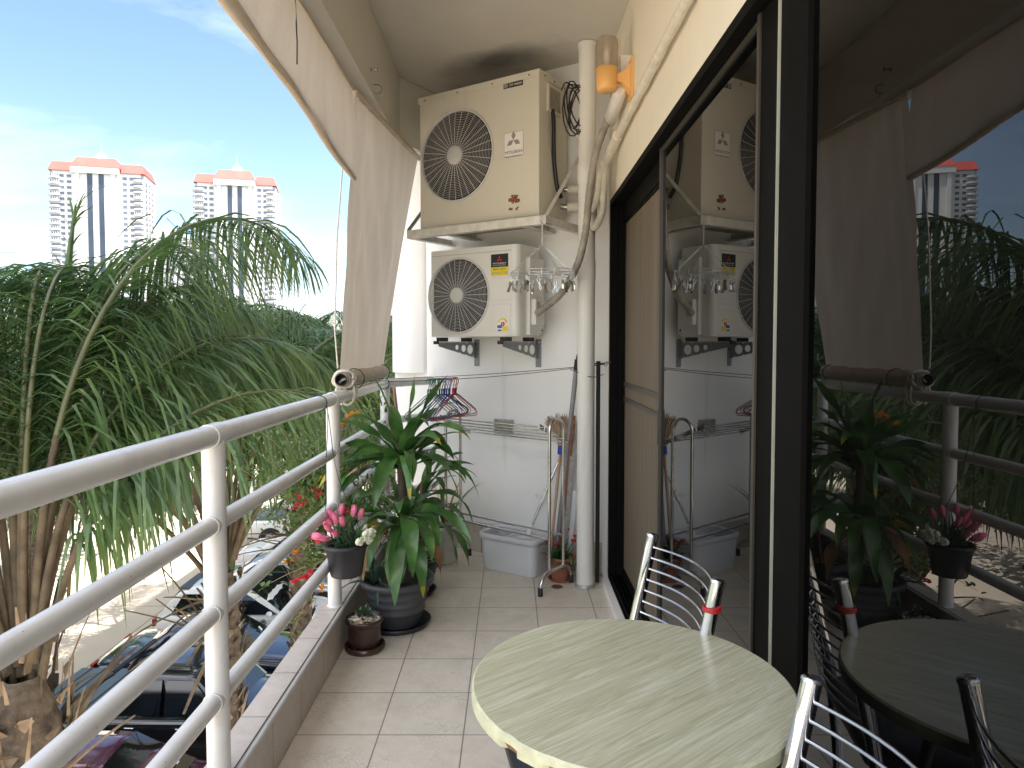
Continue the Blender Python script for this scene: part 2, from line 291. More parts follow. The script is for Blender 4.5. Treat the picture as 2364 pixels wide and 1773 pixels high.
# ------------------------------------------------------------------ geometry helpers
ROOTM = {}
class MB:
    def __init__(s): s.v = []; s.f = []; s.m = []; s.s = []; s.mats = []
    def mi(s, mat):
        if mat not in s.mats: s.mats.append(mat)
        return s.mats.index(mat)
    def add(s, vs, fs, mat, smooth=False):
        o = len(s.v); s.v += [V(p) for p in vs]; k = s.mi(mat)
        for f in fs: s.f.append([i+o for i in f]); s.m.append(k); s.s.append(smooth)
    def box(s, a, b, mat, fr=None):
        x0, y0, z0 = (min(a[i], b[i]) for i in range(3)); x1, y1, z1 = (max(a[i], b[i]) for i in range(3))
        vs = [V(p) for p in ((x0,y0,z0),(x1,y0,z0),(x1,y1,z0),(x0,y1,z0),(x0,y0,z1),(x1,y0,z1),(x1,y1,z1),(x0,y1,z1))]
        if fr: vs = [fr(p) for p in vs]
        s.add(vs, [(0,3,2,1),(4,5,6,7),(0,1,5,4),(1,2,6,5),(2,3,7,6),(3,0,4,7)], mat)
    def prism(s, poly, vec, mat, cap=True, smooth=False, skip=()):
        n = len(poly); vec = V(vec); a = [V(p) for p in poly]; b = [p+vec for p in a]
        s.add(a+b, [(i, (i+1) % n, n+(i+1) % n, n+i) for i in range(n) if i not in skip], mat, smooth)
        if cap: s.add(a, [tuple(range(n))[::-1]], mat); s.add(b, [tuple(range(n))], mat)
    def tube(s, pts, r, mat, seg=8, caps=True, closed=False, flat=None):
        pts = [V(p) for p in pts]; n = len(pts)
        rs = r if isinstance(r, (list, tuple)) else [r]*n
        tang = []
        for i in range(n):
            if closed: t = pts[(i+1) % n]-pts[i-1]
            else: t = pts[min(i+1, n-1)]-pts[max(i-1, 0)]
            tang.append(t.normalized() if t.length > 1e-9 else V((0, 0, 1)))
        up = V((0, 0, 1)) if abs(tang[0].z) < .9 else V((1, 0, 0))
        nx = tang[0].cross(up).normalized(); vs = []
        for i in range(n):
            nx = (nx - tang[i]*nx.dot(tang[i]))
            nx = nx.normalized() if nx.length > 1e-6 else tang[i].orthogonal().normalized()
            ny = tang[i].cross(nx)
            k = flat or 1
            for j in range(seg):
                a = 2*PI*j/seg; vs.append(pts[i]+nx*math.cos(a)*rs[i]+ny*math.sin(a)*rs[i]*k)
        fs = []
        for i in range(n if closed else n-1):
            i2 = (i+1) % n
            for j in range(seg):
                j2 = (j+1) % seg; fs.append((i*seg+j, i*seg+j2, i2*seg+j2, i2*seg+j))
        s.add(vs, fs, mat, seg > 4)
        if caps and not closed:
            s.add(vs[:seg], [tuple(range(seg))[::-1]], mat); s.add(vs[-seg:], [tuple(range(seg))], mat)
    def lathe(s, prof, mat, seg=24, c=(0, 0, 0), smooth=True, fr=None):
        c = V(c); vs = []
        for r, z in prof:
            for j in range(seg):
                a = 2*PI*j/seg; p = V((r*math.cos(a), r*math.sin(a), z)); vs.append((fr(p) if fr else p)+c)
        fs = [(i*seg+j, i*seg+(j+1) % seg, (i+1)*seg+(j+1) % seg, (i+1)*seg+j) for i in range(len(prof)-1) for j in range(seg)]
        s.add(vs, fs, mat, smooth)
    def disc(s, c, r, mat, nrm=(0, 0, 1), seg=24, r2=None):
        q = V((0, 0, 1)).rotation_difference(V(nrm)); c = V(c)
        s.add([c+q @ V((r*math.cos(2*PI*j/seg), (r2 or r)*math.sin(2*PI*j/seg), 0)) for j in range(seg)], [tuple(range(seg))], mat)
    def ball(s, c, r, mat, seg=10, rings=6, sc=(1, 1, 1), q=None):
        c = V(c); vs = []; fs = []
        for i in range(rings+1):
            th = PI*i/rings
            for j in range(seg):
                a = 2*PI*j/seg; p = V((r*sc[0]*math.sin(th)*math.cos(a), r*sc[1]*math.sin(th)*math.sin(a), r*sc[2]*math.cos(th)))
                vs.append(c+(q @ p if q else p))
        for i in range(rings):
            for j in range(seg): fs.append((i*seg+j, (i+1)*seg+j, (i+1)*seg+(j+1) % seg, i*seg+(j+1) % seg))
        s.add(vs, fs, mat, True)
    def text(s, body, size, fr, mat, align='CENTER', width=None):
        cu = bpy.data.curves.new('t', 'FONT'); cu.body = body; cu.size = size; cu.align_x = align; cu.resolution_u = 2; cu.fill_mode = 'FRONT'
        o = bpy.data.objects.new('t', cu); me = bpy.data.meshes.new_from_object(o)
        k = 1
        if width:
            xs = [v.co.x for v in me.vertices]; k = width/max(1e-6, max(xs)-min(xs))
        s.add([fr(V((v.co.x*k, v.co.y, 0))) for v in me.vertices], [tuple(p.vertices) for p in me.polygons], mat)
        bpy.data.objects.remove(o); bpy.data.curves.remove(cu); bpy.data.meshes.remove(me)
    def build(s, name, parent=None, world=True, kind=None):
        """parent given: verts are world coordinates when world=True, else the root's own coordinates"""
        me = bpy.data.meshes.new(name)
        vs = s.v
        if parent is not None and world:
            mi = ROOTM[parent.name].inverted(); vs = [mi @ p for p in vs]
        me.from_pydata([tuple(p) for p in vs], [], s.f)
        for m in s.mats: me.materials.append(m)
        me.polygons.foreach_set('material_index', s.m); me.polygons.foreach_set('use_smooth', s.s)
        me.update()
        o = bpy.data.objects.new(name, me); COL.objects.link(o)
        if parent is not None: o.parent = parent; ROOTM[o.name] = ROOTM[parent.name]
        else: ROOTM[o.name] = Matrix.Identity(4)
        if kind: o['kind'] = kind
        return o
def tag(o, label, cat, group=None):
    o['label'] = label; o['category'] = cat
    if group: o['group'] = group
    return o
def thing(name, label, cat, loc=(0, 0, 0), rotz=0, group=None):
    o = bpy.data.objects.new(name, None); COL.objects.link(o); o.location = loc; o.rotation_euler = (0, 0, rotz); o.empty_display_size = .1
    ROOTM[o.name] = Matrix.Translation(V(loc)) @ Matrix.Rotation(rotz, 4, 'Z')
    return tag(o, label, cat, group)
def copy_tree(o, parent=None):
    c = o.copy(); COL.objects.link(c); c.parent = parent
    if parent is not None and 'label' in c.keys() and 'category' not in c.keys(): pass
    for ch in list(o.children): copy_tree(ch, c)
    return c
def arc(c, r, a0, a1, n, ax=(1, 0, 0), ay=(0, 0, 1)):
    c = V(c); ax = V(ax); ay = V(ay)
    return [c+ax*r*math.cos(a0+(a1-a0)*i/n)+ay*r*math.sin(a0+(a1-a0)*i/n) for i in range(n+1)]
def bez(p, n=16):                            # smooth curve through the points (Catmull-Rom)
    p = [V(q) for q in p]; q = [p[0]*2-p[1]]+p+[p[-1]*2-p[-2]]; out = []
    for i in range(1, len(q)-2):
        for k in range(n):
            t = k/n; a, b, c, d = q[i-1:i+3]
            out.append(.5*((2*b)+(c-a)*t+(2*a-5*b+4*c-d)*t*t+(3*b-a-3*c+d)*t**3))
    return out+[p[-1]]
# ------------------------------------------------------------------ sky and sun
SUN_EL, SUN_ROT = R(66), math.atan2(.985, -.17)
w = bpy.data.worlds.new('World'); sc.world = w; w.use_nodes = True
n = w.node_tree; bg = n.nodes['Background']
sky = n.nodes.new('ShaderNodeTexSky'); sky.sky_type = 'NISHITA'; sky.sun_disc = False
sky.sun_elevation = SUN_EL; sky.sun_rotation = SUN_ROT; sky.air_density = 1.0; sky.dust_density = .5; sky.ozone_density = 2.2; sky.altitude = 20
tc = n.nodes.new('ShaderNodeTexCoord')
mp = n.nodes.new('ShaderNodeMapping'); mp.inputs['Scale'].default_value = (1.6, 1.6, 4.2); mp.inputs['Location'].default_value = (3.1, .4, .7); n.links.new(tc.outputs['Generated'], mp.inputs['Vector'])
nz = n.nodes.new('ShaderNodeTexNoise'); nz.inputs['Scale'].default_value = 1.7; nz.inputs['Detail'].default_value = 9; nz.inputs['Roughness'].default_value = .58; nz.inputs['Distortion'].default_value = .35
n.links.new(mp.outputs['Vector'], nz.inputs['Vector'])
cl = ramp(n, nz.outputs['Fac'], [(.52, (0, 0, 0)), (.80, (1, 1, 1))])
sxyz = n.nodes.new('ShaderNodeSeparateXYZ'); n.links.new(tc.outputs['Generated'], sxyz.inputs[0])
hz = ramp(n, sxyz.outputs['Z'], [(0.0, (.06, .06, .06)), (.30, (0, 0, 0))])
sk1 = mixc(n, hz, sky.outputs['Color'], (7.5, 8.4, 9.0))
skc = mixc(n, mixc(n, .3, (0, 0, 0), cl), sk1, (9.0, 9.2, 9.6))
# unseen bright clouds added overhead and behind the camera to light the balcony floor
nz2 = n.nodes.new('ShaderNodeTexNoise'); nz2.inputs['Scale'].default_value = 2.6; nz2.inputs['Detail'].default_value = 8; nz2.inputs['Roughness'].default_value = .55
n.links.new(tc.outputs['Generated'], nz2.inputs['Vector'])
fill_cloud = ramp(n, nz2.outputs['Fac'], [(.40, (0, 0, 0)), (.54, (1, 1, 1))])
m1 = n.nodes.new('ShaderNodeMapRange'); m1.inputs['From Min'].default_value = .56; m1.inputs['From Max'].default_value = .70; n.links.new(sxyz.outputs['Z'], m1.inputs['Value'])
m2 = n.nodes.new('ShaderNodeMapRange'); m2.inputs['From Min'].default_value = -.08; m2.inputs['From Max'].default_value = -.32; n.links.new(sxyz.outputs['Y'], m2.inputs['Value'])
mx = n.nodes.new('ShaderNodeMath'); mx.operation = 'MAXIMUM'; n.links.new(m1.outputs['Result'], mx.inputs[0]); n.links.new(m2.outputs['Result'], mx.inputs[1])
skc = mixc(n, mixc(n, 1.0, fill_cloud, mx.outputs[0], 'MULTIPLY'), skc, (11, 11, 11.3))
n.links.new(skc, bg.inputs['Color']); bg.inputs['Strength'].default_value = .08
sl = bpy.data.lights.new('sun', 'SUN'); so = bpy.data.objects.new('sun', sl); COL.objects.link(so)
sl.energy = 5.0; sl.angle = R(.5); sl.color = (1, .955, .88)
sd = V((math.cos(SUN_EL)*.985, math.cos(SUN_EL)*-.17, math.sin(SUN_EL)))
so.rotation_euler = sd.to_track_quat('Z', 'Y').to_euler(); so.location = (20, -10, 40)

sc.render.engine = 'CYCLES'
sc.view_settings.view_transform = 'Standard'; sc.view_settings.look = 'None'; sc.view_settings.exposure = 1.95; sc.view_settings.gamma = 1
c = sc.cycles; c.use_denoising = True; c.max_bounces = 10; c.diffuse_bounces = 6; c.glossy_bounces = 5; c.transparent_max_bounces = 12; c.transmission_bounces = 4
c.sample_clamp_indirect = 12; c.caustics_reflective = False; c.caustics_refractive = False

# ------------------------------------------------------------------ ground
ZG = -6.2
g = MB(); g.add([(-4000, -800, ZG), (4000, -800, ZG), (4000, 5000, ZG), (-4000, 5000, ZG)], [(0, 1, 2, 3)], M_GROUND); g.build('ground', kind='structure')
g = MB(); g.box((-3.75, -6, ZG), (-2.45, 34, ZG+.14), M_SOIL); g.build('planting_bed', kind='structure')

# ------------------------------------------------------------------ balcony shell
CEIL = 3.05
g = MB(); g.box((-.765, -1.0, -.25), (3.5, 5.6, 0), M_TILE); g.build('floor', kind='structure')
g = MB(); g.box((-.87, .8, CEIL), (.62, 34, 16.5), M_CEIL); g.box((.6215, -1.3, CEIL), (9, 34.01, 16.49), M_CEIL); g.build('ceiling', kind='structure')  # ceiling plus unseen upper storeys, shaped to shade the balcony and yard
g = MB()                                     # kerb under the railing; follows the railing round the corner
g.box((-.868, -1, -.25), (-.766, 4.50, .178), M_KTILE)
g.box((-.868, -1, .178), (-.774, 4.50, .190), M_KTILE)
g.tube([(-.767, -1, .183), (-.767, 4.46, .183)], .0095, M_STRIP, 10); g.box((-.782, -1, .1901), (-.7775, 4.46, .1912), M_BLACKP)
cd = V((math.sin(A), math.cos(A), 0))        # from the corner straight into the end wall
cn = V((math.cos(A), -math.sin(A), 0))
c0 = V((-.80, 4.49, 0))
g.prism([c0-cn*.03+V((0, 0, -.25)), c0+cn*.05+V((0, 0, -.25)), c0+cn*.05+cd*.45+V((0, 0, -.25)), c0-cn*.03+cd*.45+V((0, 0, -.25))], (0, 0, .437), M_KTILE)
g.build('kerb', kind='structure')

# end wall behind the air conditioners (with its tiled skirting)
ew = thing('plaster_wall', 'off-white plaster end wall behind the two air conditioners', 'wall', (0.2, 4.34, 0), -A)
g = MB(); g.box((-1.24, 0, -.25), (.62, .22, CEIL-.002), M_WALL); g.build('wall', ew, world=False)
g = MB(); g.box((-.8, -.011, .002), (.40, -.001, .20), M_KTILE); g.build('skirting', ew, world=False)
g = MB()
prof = [(-1.24+.30*0, 0)]
pts = [V((-1.245+.30*(i/12), -.075*math.sin(PI*min(1, (i/12)*.93+.07))-.004, 1.185)) for i in range(13)]
poly = pts+[V((-.945, .02, 1.185)), V((-1.245, .02, 1.185))]
g.prism(poly, (0, 0, CEIL-.004-1.185), M_WALL, smooth=False)
for k in range(len(g.s)): g.s[k] = k < 12
g.build('pilaster', ew, world=False)

# wall with the sliding doors
dw = thing('plaster_wall', 'cream painted house wall around the dark sliding doors', 'wall', (.565, 3.9, 0))
XW = .565; JY = 4.017; ZF = 2.20
g = MB()
g.box((XW, JY, .001), (.80, 4.7, CEIL-.003), M_CREAM)
g.box((XW, -1.3, ZF), (.80, JY, CEIL-.003), M_CREAM)
g.box((.52, -1.3, .001), (.80, JY-.001, .028), M_WALL); g.box((.535, JY, .001), (XW-.001, 4.2, .028), M_WALL)
g.box((XW, -1.3, .03), (.80, -.9, ZF-.001), M_CREAM)
g.build('wall', dw)
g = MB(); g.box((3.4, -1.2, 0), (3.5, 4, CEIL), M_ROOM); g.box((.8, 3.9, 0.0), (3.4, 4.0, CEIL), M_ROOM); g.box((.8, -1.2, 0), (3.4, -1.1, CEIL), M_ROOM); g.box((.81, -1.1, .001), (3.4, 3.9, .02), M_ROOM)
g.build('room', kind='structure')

# beam round the open side
g = MB(); BZ = 2.64
g.box((-.87, .81, BZ), (-.70, 4.43, CEIL-.003), M_CEIL)
b0 = V((-.70, 4.432, BZ)); g.prism([b0, b0+cd*.46, b0+cd*.46-cn*.2, b0-V((.17, 0, 0))-cd*.0+V((0, .0, 0))], (0, 0, CEIL-.003-BZ), M_CEIL)
bm_ = g.build('concrete_beam'); tag(bm_, 'pale concrete beam above the beige roller blinds', 'beam')

# hooks in the beam
p = at_x(800, 150, -.70); g = MB(); g.tube([p, p+V((.035, 0, 0))], .005, M_STEEL); g.disc(p+V((.036, 0, 0)), .011, M_STEEL, (1, 0, 0)); g.tube([p+V((.001, 0, 0)), p+V((.006, 0, 0))], .010, M_STEEL)
tag(g.build('bolt'), 'small steel bolt sticking out of the beam above the hook', 'bolt')
p = at_x(806, 183, -.70); g = MB(); g.tube([p, p+V((.02, 0, 0))]+arc(p+V((.02, 0, -.022)), .022, PI/2, -PI*.75, 12, (1, 0, 0), (0, 0, 1)), .0035, M_BRKT, 6)
tag(g.build('screw_hook'), 'dark curled screw hook in the beam below the bolt', 'hook')

# ------------------------------------------------------------------ railing
PX = -.81; PY = [.62, 1.886, 3.152, 4.45]; RZ = [1.135, .893, .652, .410]; RR = [.030, .0245, .0245, .0245]
rl = thing('balcony_railing', 'white tubular metal railing along the open side of the balcony', 'railing', (PX, 2, .19))
for y in PY:
    g = MB(); g.lathe([(.031, .188), (.031, 1.13)], M_RAIL, 20, (PX, y, 0)); g.lathe([(.036, .190), (.035, .194), (.031, .198)], M_RAIL, 20, (PX, y, 0)); g.build('post', rl)
for z, r in zip(RZ, RR):
    g = MB(); g.tube([(PX, -1, z), (PX, PY[3]+.0, z)], r, M_RAIL, 20); g.ball((PX, PY[3], z), r, M_RAIL, 16, 10)
    q = V((PX, PY[3], z)); g.tube([q, q+cd*.62], r, M_RAIL, 20)
    for y in PY[1:3]:
        g.tube([(PX, y-.031-.003, z), (PX, y+.031+.003, z)], r+.003, M_RAIL, 20)
    g.build('rail', rl)

# ------------------------------------------------------------------ roller blinds
def sheet(g, grid, mat):
    nu = len(grid); nv = len(grid[0]); g.add([p for row in grid for p in row], [(i*nv+j, i*nv+j+1, (i+1)*nv+j+1, (i+1)*nv+j) for i in range(nu-1) for j in range(nv-1)], mat, True)
rng = random.Random(5)
# lowered blind at the far corner
bl = thing('roller_blind', 'beige canvas blind hanging lowered to the railing at the far corner', 'blind', (-.80, 4.0, 1.2))
TL, TR_ = V((-.775, 3.50, 2.62)), V((-.615, 4.62, 2.60)); BL, BR = V((-.845, 3.43, 1.25)), V((-.815, 4.42, 1.24))
grid = []
for i in range(41):
    s = i/40; row = []
    for j in range(31):
        t = j/30
        p = TL.lerp(TR_, s)*(1-t)+BL.lerp(BR, s)*t
        gath = math.exp(-((s-.0)/.18)**2)*(1-t)
        off = (.012*math.sin(9*s+3*t)+.006*math.sin(23*s-4*t))*math.sin(PI*t)*.6+.018*math.sin(PI*t)*math.sin(PI*s)+gath*.014*math.sin(60*s)
        off += .009*math.sin(5*(s*1.2-t*.9)*4)*math.sin(PI*t)*math.sin(PI*min(1, s+.12))
        p = p+V((off, 0, 0)); p.y += -.015*math.sin(PI*t)*(1-s)-.03*math.sin(PI*t)*s
        row.append(p)
    grid.append(row)
g = MB(); sheet(g, grid, M_CANV); g.build('canvas', bl)
g = MB(); g.tube([TL+V((.005, -.02, .0)), TR_+V((.005, .02, .0))], .016, M_CANV2, 10); g.build('head_bar', bl)
RA, RB = V((-.82, 3.37, 1.212)), V((-.815, 4.44, 1.212))
g = MB()
for k in range(1): g.tube([RA.lerp(RB, i/20)+V((0, 0, .003*math.sin(i*1.7))) for i in range(21)], [.037+.002*math.sin(i*.9) for i in range(21)], M_CANV2, 18, caps=False)
g.lathe([(.038, 0), (.033, .001), (.031, .03), (.036, .05)], M_CANV, 18, RA, fr=lambda p: V((p.x, p.z, p.y)))
g.build('canvas_roll', bl)
g = MB(); g.tube([RA+V((0, -.025, 0)), RA+V((0, .06, 0))], .030, M_PVC, 18, caps=False); g.tube([RA+V((0, -.025, 0)), RA+V((0, .06, 0))], .025, M_RUBBER, 18, caps=False); g.disc(RA+V((0, .04, 0)), .030, M_RUBBER, (0, -1, 0)); g.build('roller_tube', bl)
for yy in (3.62, 4.36):
    g = MB(); g.tube(arc((-.817, yy, 1.205), .052, PI*.8, -PI*.55, 12, (1, 0, 0), (0, 0, 1)), .0028, M_CABLE, 6); g.build('tie_cord', bl)
# rope coiled round the roller end and the rail
g = MB(); pts = []
for i in range(150):
    a = 2*PI*i/24; k = i/150
    pts.append(RA+V(((.046+.007*math.sin(i*.37))*math.cos(a), .02+.045*k+.012*math.sin(i*.8), (.046+.006*math.cos(i*.53))*math.sin(a))))
for i in range(1, 60):
    a = PI/2+2*PI*i/24
    pts.append(V((PX+.044*math.cos(a), 3.47-.0016*i+.006*math.sin(i), 1.15+(.062+.004*math.sin(i*.7))*math.sin(a))))
g.tube(pts, .0062, M_ROPE, 7)
g.tube([RA+V((-.02, .0, .055)), (-.86, 3.40, 1.45), (-.85, 3.42, 1.9), (-.80, 3.46, 2.58)], .004, M_ROPE, 6)
tag(g.build('rope'), 'white cotton rope coiled round the blind roller end on the railing', 'rope')
# raised blind along the beam
bl = thing('roller_blind', 'beige canvas blind rolled up under the beam, sky beside it', 'blind', (-.8, 1, 2.4))
grid = []; N = 70
BK = [(-9, 2.36), (1.6, 2.36), (2.12, 2.335), (2.6, 2.305), (2.9, 2.262), (3.2, 2.205), (3.47, 2.175), (9, 2.17)]
def lowz(y):
    for (a, za), (b, zb_) in zip(BK, BK[1:]):
        if a <= y <= b: t = (y-a)/(b-a); return za+(zb_-za)*t
for i in range(N+1):
    y = .85+(3.47-.85)*i/N; row = []
    zl = lowz(y); xo = -.795+.005*math.sin(y*2.1)+.03*max(0, (y-2.7)/.8)**2
    for j in range(17):
        t = j/16
        x = -.775+(xo+.775)*t**.8; z = 2.632+(zl-2.632)*t
        x += .005*math.sin(5*y+6*t)+.008*math.sin(PI*t)*math.sin(2.3*y+1)+.002*math.sin(17*y+9*t)
        row.append(V((x, y, z)))
    grid.append(row)
g = MB(); sheet(g, grid, M_CANV); g.build('canvas', bl)
g = MB(); pts = []; rr = []
for i in range(N+1):
    y = .85+(3.47-.85)*i/N; xo = -.795+.005*math.sin(y*2.1)+.03*max(0, (y-2.7)/.8)**2
    pts.append(V((xo-.012, y, lowz(y)+.022))); rr.append((.019+.004*math.sin(4*y)+.002*math.sin(13*y))*(1-.5*max(0, (y-2.7)/.8)))
g.tube(pts, rr, M_CANV2, 18); g.build('canvas_roll', bl)
g = MB(); g.tube([(-.778, .85, 2.630), (-.775, 3.5, 2.630)], .007, M_CANV2, 8); g.build('head_bar', bl)
for yy in (.9, 2.55):
    g = MB(); g.tube([(-.775, yy, 2.62), (-.772, yy+.01, 2.47), (-.775, yy+.015, 2.39)], .0025, M_CABLE, 6); g.build('tie_cord', bl)

# ------------------------------------------------------------------ sliding doors
yA_ = at_x(1437, 800, .605).y
sdr = thing('sliding_door', 'dark glass sliding doors in a bronze aluminium frame', 'sliding door', (.60, 1.6, .10))
g = MB(); X0_ = XW-.008
g.box((X0_, JY-.03, .029), (.70, JY-.001, ZF-.002), M_ALU)           # jamb
g.box((X0_, -.9, ZF-.034), (.70, JY-.032, ZF-.002), M_ALU)           # head
g.box((X0_, -.9, .029), (.70, JY-.032, .040), M_ALU)                 # sill
for x in (.568, .592, .618, .645, .672): g.box((x, -.9, .0405), (x+.005, JY-.032, .058), M_ALU)
g.box((.60, JY-.058, .058), (.67, JY-.031, ZF-.035), M_ALU); g.box((.625, yA_, ZF-.13), (.67, JY-.06, ZF-.035), M_ALU)
g.build('door_frame', sdr)
def leaf(y0, y1, x, wa, wb, ma, mb, pane, midrail=None, name='door_leaf', ztop=ZF-.036):
    """y0 near end, y1 far end; wa / wb stile widths near / far"""
    g = MB(); z0, z1 = .060, ztop
    g.box((x-.014, y0, z0), (x+.014, y0+wa, z1), ma); g.box((x-.014, y1-wb, z0), (x+.014, y1, z1), mb)
    g.box((x-.013, y0+wa, z0), (x+.013, y1-wb, z0+.05), ma); g.box((x-.010, y0+wa, z1-.014), (x+.010, y1-wb, z1), mb)
    o = g.build(name, sdr)
    g = MB(); g.box((x-.003, y0+wa, z0+.05), (x+.003, y1-wb, z1-.014), pane); g.build('pane', o) if pane is M_PANE else g.build('mesh_screen', o)
    return o
XL2, XL3 = .605, .590
yA = at_x(1437, 800, XL2).y; yB = at_x(1640, 800, XL2-.003).y; yC = at_x(1697, 800, XL2).y; yD = at_x(1745, 800, XL3-.003).y
l1 = leaf(yA+.02, JY-.06, .640, .03, .02, M_ALU, M_ALU, M_SCREEN, None, 'screen_leaf', ZF-.131)
zb = at_x(1390, 862, .640).z
g = MB(); g.box((.630, yA+.05, zb-.055), (.6369, JY-.082, zb-.03), M_ALUL); g.box((.630, yA+.05, zb+.03), (.6369, JY-.082, zb+.055), M_ALUL); g.build('cross_bar', l1)
l2 = leaf(yC, yA+.075, XL2, yB-yC, .022, M_ALU, M_ALUL, M_PANE)
g = MB(); g.box((XL2-.020, yB-.016, .06), (XL2-.0145, yB, ZF-.036), M_ALUL); g.build('edge_strip', l2)  # lighter strip painted for the reflection on the stile edge
g = MB(); g.box((.588, yA+.056, .98), (.5935, yA+.066, 1.12), M_ALUL); g.build('handle', l2)
l3 = leaf(-.85, yC-.004, XL3, .07, yC-.004-yD, M_ALU, M_ALU, M_PANE)
g = MB(); g.box((XL3-.019, yC-.022, .06), (XL3-.0145, yC-.014, ZF-.036), M_SEAL); g.build('seal_strip', l3)
# ------------------------------------------------------------------ outdoor units of the air conditioners
def diamonds(g, fr, c, s, mat):              # three rhombi round one point, kept in front of the sticker
    for a in (90, 210, 330):
        d = V((math.cos(R(a)), math.sin(R(a)), 0)); q = V((-d.y, d.x, 0))
        g.add([fr(V(c)+p) for p in (V(), d*s*.5+q*s*.29, d*s, d*s*.5-q*s*.29)], [(0, 1, 2, 3)], mat)
def fan(root, cx, cz, r, nring, nspoke, hub, name='fan_grille', mw=M_GRILL):
    g = MB()                                 # grille: rings, spokes and hub plate
    for k in range(nring):
        rr = hub+(r-.006-hub)*(k+.5)/nring
        bulge = -.012*math.cos(PI/2*rr/r)-.004
        g.tube([V((cx+rr*math.cos(2*PI*i/64), bulge, cz+rr*math.sin(2*PI*i/64))) for i in range(64)], .0011, mw, 4, closed=True)
    for k in range(nspoke):
        a = 2*PI*k/nspoke; pts = []
        for i in range(9):
            rr = hub*.9+(r-hub*.9)*i/8; pts.append(V((cx+rr*math.cos(a), -.012*math.cos(PI/2*min(1, rr/r))-.0062, cz+rr*math.sin(a))))
        g.tube(pts, .0018, mw, 4)
    g.build(name, root, world=False)
    g = MB(); fr = lambda p: V((cx+p.x, -p.z, cz+p.y))
    g.lathe([(hub, .010), (hub, .0195), (hub-.006, .0215), (0.0001, .022)], mw, 28, fr=fr); g.build('hub_plate', root, world=False)
    g = MB(); g.lathe([(r+.013, .0005), (r+.012, .008), (r+.004, .009), (r-.001, .002), (r-.0015, -.006)], mw, 48, fr=fr); g.build('fan_ring', root, world=False)
    g = MB()
    g.lathe([(.05, -.035), (.045, -.028), (.0001, -.026)], M_BLADE, 20, fr=fr)
    for k in range(3):
        vs = []
        for i in range(7):
            rr = .045+(r*.93-.045)*i/6
            for j in range(6):
                a = 2*PI*k/3+(j/5-.5)*(1.5+.2*i/6)+.25*i/6
                vs.append(V((cx+rr*math.cos(a), .030+.035*(j/5), cz+rr*math.sin(a))))
        g.add(vs, [(i*6+j, i*6+j+1, i*6+j+7, i*6+j+6) for i in range(6) for j in range(5)], M_BLADE, True)
    g.build('fan_blades', root, world=False)
def ac_body(root, w, h, d, cx, cz, r, mat, rad=.006):
    """casing with a round opening in its front; the vertical edges are rounded by rad"""
    g = MB(); N = 64; prof = []
    for (px, py, a0) in ((w-rad, rad, -90), (w-rad, d-rad, 0), (rad, d-rad, 90), (rad, rad, 180)):
        for i in range(7): a = R(a0+90*i/6); prof.append(V((px+rad*math.cos(a), py+rad*math.sin(a), 0)))
    n = len(prof); g.prism(prof, (0, 0, h), mat, cap=True, smooth=True, skip=(n-1,))
    x0, x1 = rad, w-rad
    outer = []
    for i in range(N):
        a = 2*PI*i/N; dx, dz = math.cos(a), math.sin(a)
        t = min(((x1-cx)/dx if dx > 1e-9 else (x0-cx)/dx if dx < -1e-9 else 1e9), ((h-cz)/dz if dz > 1e-9 else -cz/dz if dz < -1e-9 else 1e9))
        outer.append((cx+dx*t, cz+dz*t))
    vs = [V((cx+r*math.cos(2*PI*i/N), 0, cz+r*math.sin(2*PI*i/N))) for i in range(N)]+[V((x, 0, z)) for x, z in outer]
    fs = [(i, (i+1) % N, N+(i+1) % N, N+i) for i in range(N)]
    o = len(vs); cor = [(x1, h), (x0, h), (x0, 0), (x1, 0)]; vs += [V((x, 0, z)) for x, z in cor]
    for k, (X, Z) in enumerate(cor):         # close the four corners
        for i in range(N):
            j = (i+1) % N; p, q = outer[i], outer[j]
            if (abs(p[0]-X) < 1e-6 and abs(q[1]-Z) < 1e-6 and abs(q[0]-X) > 1e-6 and abs(p[1]-Z) > 1e-6) or (abs(q[0]-X) < 1e-6 and abs(p[1]-Z) < 1e-6 and abs(p[0]-X) > 1e-6 and abs(q[1]-Z) > 1e-6):
                fs.append((N+i, N+j, o+k))
    g.add(vs, fs, mat)
    g.build('casing', root, world=False)
    g = MB(); g.disc((cx, .085, cz), r+.01, M_DARK, (0, -1, 0), 40)
    g.lathe([(r+.004, 0.001), (r+.004, .085)], M_DARK, 40, fr=lambda p: V((cx+p.x, p.z, cz+p.y))); g.build('fan_recess', root, world=False)

# upper, older unit
UO = .37; us0, us1, uz0, uz1 = -.681, .180, 2.105, 2.900
uw, uh, ud = us1-us0, uz1-uz0, .325
au = thing('air_conditioner', 'large older cream air conditioner unit up under the ceiling', 'air conditioner', W(us0, UO, uz0), -A)
ac_body(au, uw, uh, ud, .283, .408, .262, M_ACOLD)
fan(au, .283, .408, .262, 20, 32, .055)
g = MB(); g.box((-.006, -.006, uh-.034), (uw+.006, ud+.004, uh+.004), M_ACOLD)
for x in (.05, .3, .55, .8): g.ball((x, -.007, uh-.018), .005, M_RUST, 8, 4)
for y in (.05, .16, .28): g.ball((uw+.007, y, uh-.018), .005, M_RUST, 8, 4)
g.build('top_cover', au, world=False)
def FR(x, z, y=-.0015): return lambda p: V((x+p.x, y-p.z, z+p.y))
def plate(g, x0, z0, x1, z1, mat, y=-.001): g.box((x0, y-.0008, z0), (x1, y, z1), mat)
s0, z0 = at_w(1090, 340, UO); s1, z1 = at_w(1130, 282, UO); lx, lz = (s0+s1)/2-us0, (z0+z1)/2-uz0; lw, lh = (s1-s0)/2, (z1-z0)/2
